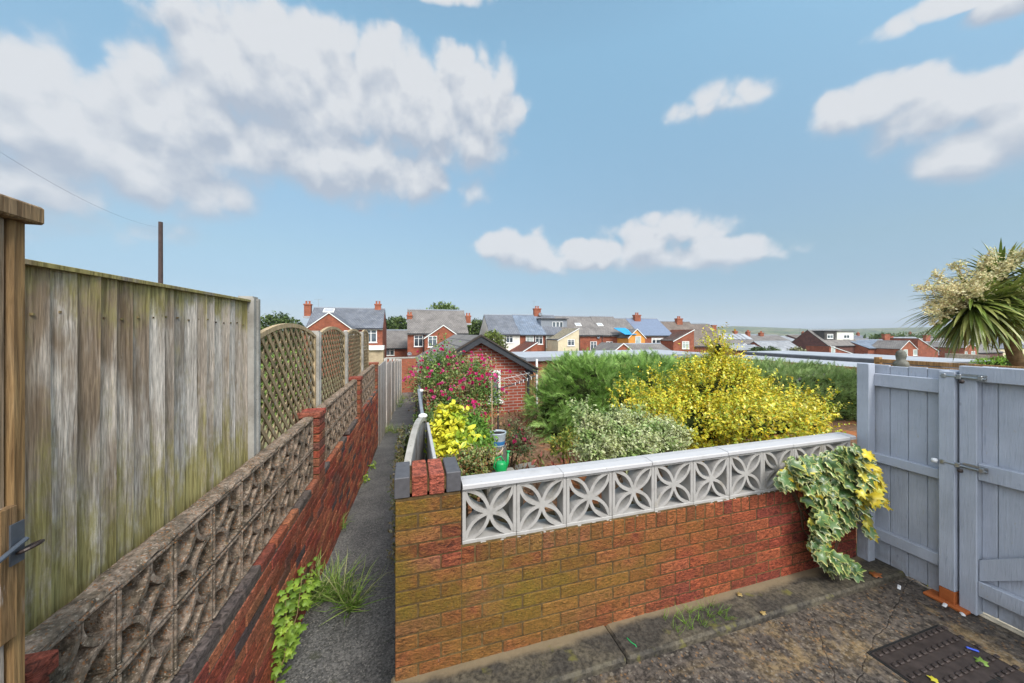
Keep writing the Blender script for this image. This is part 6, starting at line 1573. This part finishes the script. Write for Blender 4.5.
mb = MB(); mb.prism([(pA.x, pA.y, -5), (pB.x, pB.y, -5), (pB.x + 2, pB.y + 1.6, -5), (pA.x + 3.2, pA.y + 2.6, -5)], (0, 0, 5 - 1.30)); part(mb, 'wall', 'dark_brick', t)
mb = MB(); mb.prism([(pA.x - .2, pA.y - .1, -1.30), (pB.x, pB.y - .2, -1.30), (pB.x + 2.2, pB.y + 1.6, -1.30), (pA.x + 3.2, pA.y + 2.8, -1.30)], (0, 0, .12)); part(mb, 'roof', 'lead_grey', t)

# ---- weeds and grass along the path and kerb
def grass(label, spots, n, L, cols, name='grass_tuft', tm=T_BLADE):
    P_, A_ = [], []
    for _ in range(n):
        (x, y, z, r_) = R.choice(spots); a = R.uniform(0, 6.28); q = r_ * R.random(); P_.append((x + q * math.cos(a), y + q * math.sin(a), z)); A_.append((R.uniform(-1, 1) + .25, R.uniform(-1, 1) - .1, R.uniform(.35, 1.3)))
    N = len(P_); cc = pal(N, cols, .2)
    P_ = np.array(P_); cen = P_.mean(0); t = thing(name, label, 'grass', tuple(float(q) for q in cen))
    scatter('blades', tm, P_, np.array(A_), rnd_dir(N) * .4 + np.array([0, 0, .2]), L * (.4 + .8 * NR.rand(N)), cc, cc * 1.25, 'leaf', t)
GR = [(.12, .22, .03), (.18, .30, .05), (.26, .34, .09), (.36, .36, .16)]
def gp(u, v):
    p = Vector(ray(u, v)); t_ = -2.24 / p.z
    for _ in range(6): t_ = path_z(p.y * t_) / p.z
    return (p.x * t_, p.y * t_, p.z * t_)
g1 = [(*gp(u, v), .05) for u, v in ((298, 606), (312, 602), (328, 598), (342, 600), (352, 608))]
grass('spreading grass tuft on the path at the foot of the left wall', g1, 480, .36, GR)
grass('wispy grass tuft along the left wall, midway', [(*gp(u, v), .05) for u, v in ((335, 532), (342, 528))], 90, .26, GR)
grass('small grass tuft beside the wall near the first pier foot', [(*gp(u, v), .04) for u, v in ((355, 492), (362, 482))], 60, .2, GR)
grass('grass clump at the foot of the last screen-block pier', [(*gp(u, v), .12) for u, v in ((384, 433), (390, 431), (395, 433))], 220, .28, GR)
grass('pale grass along the grey board fence further down the path', [(*gp(u, v), .12) for u, v in ((401, 403), (403, 399), (400, 407))], 160, .35, GR)
grass('bright grass sprouting from the joint above the kerb', [(at_y(u, v, 1.70).x, y_, -1.712, .02) for u, v in ((668, 612), (680, 610), (692, 608), (704, 606), (714, 604)) for y_ in (1.62, 1.66, 1.72)], 240, .085, [(.12, .24, .02), (.18, .34, .03), (.10, .16, .02)])
P_, A_, S_ = [], [], []
wd = thing('bramble_weed', 'tall leafy yellow-green weed climbing the brick at the bottom of the left wall', 'weed', gp(270, 683)); mb = MB()
for (u, v, h) in ((250, 683, .45), (262, 670, .55), (268, 655, .50), (276, 640, .45), (258, 690, .40), (272, 676, .45), (284, 615, .35), (240, 700, .4), (262, 645, .5), (252, 660, .5)):
    b = Vector(gp(u, v)) + Vector((R.uniform(.02, .12), 0, 0)); tip = b + Vector((R.uniform(-.03, .12), R.uniform(-.12, .05), h)); mb.tube([b, (b + tip) / 2 + Vector((.02, 0, 0)), tip], [.004, .003, .002], 5)
    for k in range(34):
        s = R.uniform(.05, 1.05); P_.append(b.lerp(tip, s) + Vector((R.uniform(-.05, .06), R.uniform(-.06, .06), R.uniform(-.03, .03)))); A_.append((R.uniform(-.6, 1), R.uniform(-1, .6), R.uniform(-.4, .5))); S_.append(R.uniform(.04, .09))
part(mb, 'stems', 'cane', wd); N = len(P_); cc = pal(N, [(.20, .32, .04), (.28, .40, .05), (.14, .24, .03)], .15)
scatter('leaves', T_IVY, np.array(P_, float), np.array(A_), np.array([[0, -.4, 1.]] * N) + rnd_dir(N) * .3, np.array(S_) * .75, cc, cc * 1.1, 'leaf', wd)
for k, (u, v, lb) in enumerate(((318, 553, 'single small yellow-green weed at the wall foot near the grass'), (400, 395 + 60, 'tiny weed on the left wall courses, far part'), (372, 468, 'small leafy weed growing from the far bricks'), (366, 482, 'little round-leaved weed low on the far bricks'))):
    if k == 1: continue
    b = Vector(gp(u, v)); N = 26; P_ = np.array([b + Vector((R.uniform(-.05, .05), R.uniform(-.12, .12), R.uniform(0, .12))) for _ in range(N)], float); cc = pal(N, [(.22, .36, .04), (.3, .42, .06)], .15)
    o = scatter('small_weed', T_OVAL, P_, rnd_dir(N) + np.array([.4, 0, .3]), rnd_dir(N) + np.array([0, -.4, 1]), np.full(N, .05), cc, cc, 'leaf'); tag(o, lb, 'weed')
# ---- litter and leaves
def bit(name, label, cat, u, v, z, mat, w, d, h, rot=0.):
    p = at_d(u, v, 1); s = z / p.z; p = p * s; c, q = math.cos(rot), math.sin(rot); mb = MB()
    mb.cbox(p + Vector((-w / 2 * c, -w / 2 * q, .001)), (w * c, w * q, 0), (-d * q, d * c, 0), (0, 0, h), ch=min(h, d, w) * .3); tag(mb.build(name, mat, None, tuple(p)), label, cat)
bit('paper_scrap', 'crumpled white scrap on the yard in front of the blue-grey panel', 'litter', 901, 589, -1.752, 'litter_white', .05, .018, .012, .4)
bit('paper_scrap', 'white scrap resting on the orange foot of the gate stile', 'litter', 947, 607, -1.734, 'litter_white', .04, .018, .01, .2)
bit('paper_scrap', 'small white pebble-like scrap at the corner of the orange foot', 'litter', 965, 616, -1.752, 'litter_white', .025, .02, .012, .8)
bit('bottle_cap', 'small blue plastic piece on the iron cover', 'litter', 973, 651, -1.742, 'litter_blue', .045, .012, .008, -.9)
def leaf_on(label, u, v, z, c, s=.05, rot=0):
    p = at_d(u, v, 1); p = p * (z / p.z); o = scatter('fallen_leaf', T_IVY, np.array([[p.x, p.y, z + .006]]), np.array([[math.cos(rot), math.sin(rot), .15]]), np.array([[0, 0, 1.]]), np.array([s]), np.array([c]), np.array([c]) * 1.2, 'leaf'); tag(o, label, 'leaf')
leaf_on('fallen green leaf on the iron cover', 982, 664, -1.742, (.16, .26, .05), .045, .5)
leaf_on('yellow leaf lying on the near edge of the iron cover', 937, 682, -1.742, (.5, .45, .04), .035, 2)
leaf_on('brown curled leaf on the kerb beside the ivy', 873, 575, -1.708, (.30, .10, .03), .06, -.4)
leaf_on('yellow-green leaf caught at the foot of the blue-grey boards', 930, 586, -1.75, (.42, .48, .04), .04, 1.5)
leaf_on('tan leaf lying mid-kerb', 740, 596, -1.708, (.34, .24, .08), .03, 1)
leaf_on('tan leaf near the front edge of the kerb', 762, 614, -1.708, (.38, .27, .1), .03, 0)
mb = MB(); a = at_d(627, 638, 1); a = a * (-1.712 / a.z); mb.tube([a, a + Vector((.006, -.03, 0)), a + Vector((.018, -.05, 0)), a + Vector((.02, -.07, -.01))], .0025, 6); tag(mb.build('cord_end', 'plastic_green', None, tuple(a)), 'short green cord end lying in the kerb crack', 'cord')

if HAZE > 0:
    m_ = bpy.data.materials.new('haze'); m_.use_nodes = True; nt = m_.node_tree; nt.nodes.clear(); ou = nt.nodes.new('ShaderNodeOutputMaterial'); pv = nt.nodes.new('ShaderNodeVolumePrincipled')
    pv.inputs['Color'].default_value = (.75, .83, .92, 1); pv.inputs['Density'].default_value = HAZE; nt.links.new(pv.outputs[0], ou.inputs['Volume']); M['haze'] = m_
    mb = MB(); mb.box(-7400, 7400, -7400, 7400, -140, 260); tag(mb.build('haze', 'haze'), 'faint haze over the valley', 'haze', None, 'stuff')
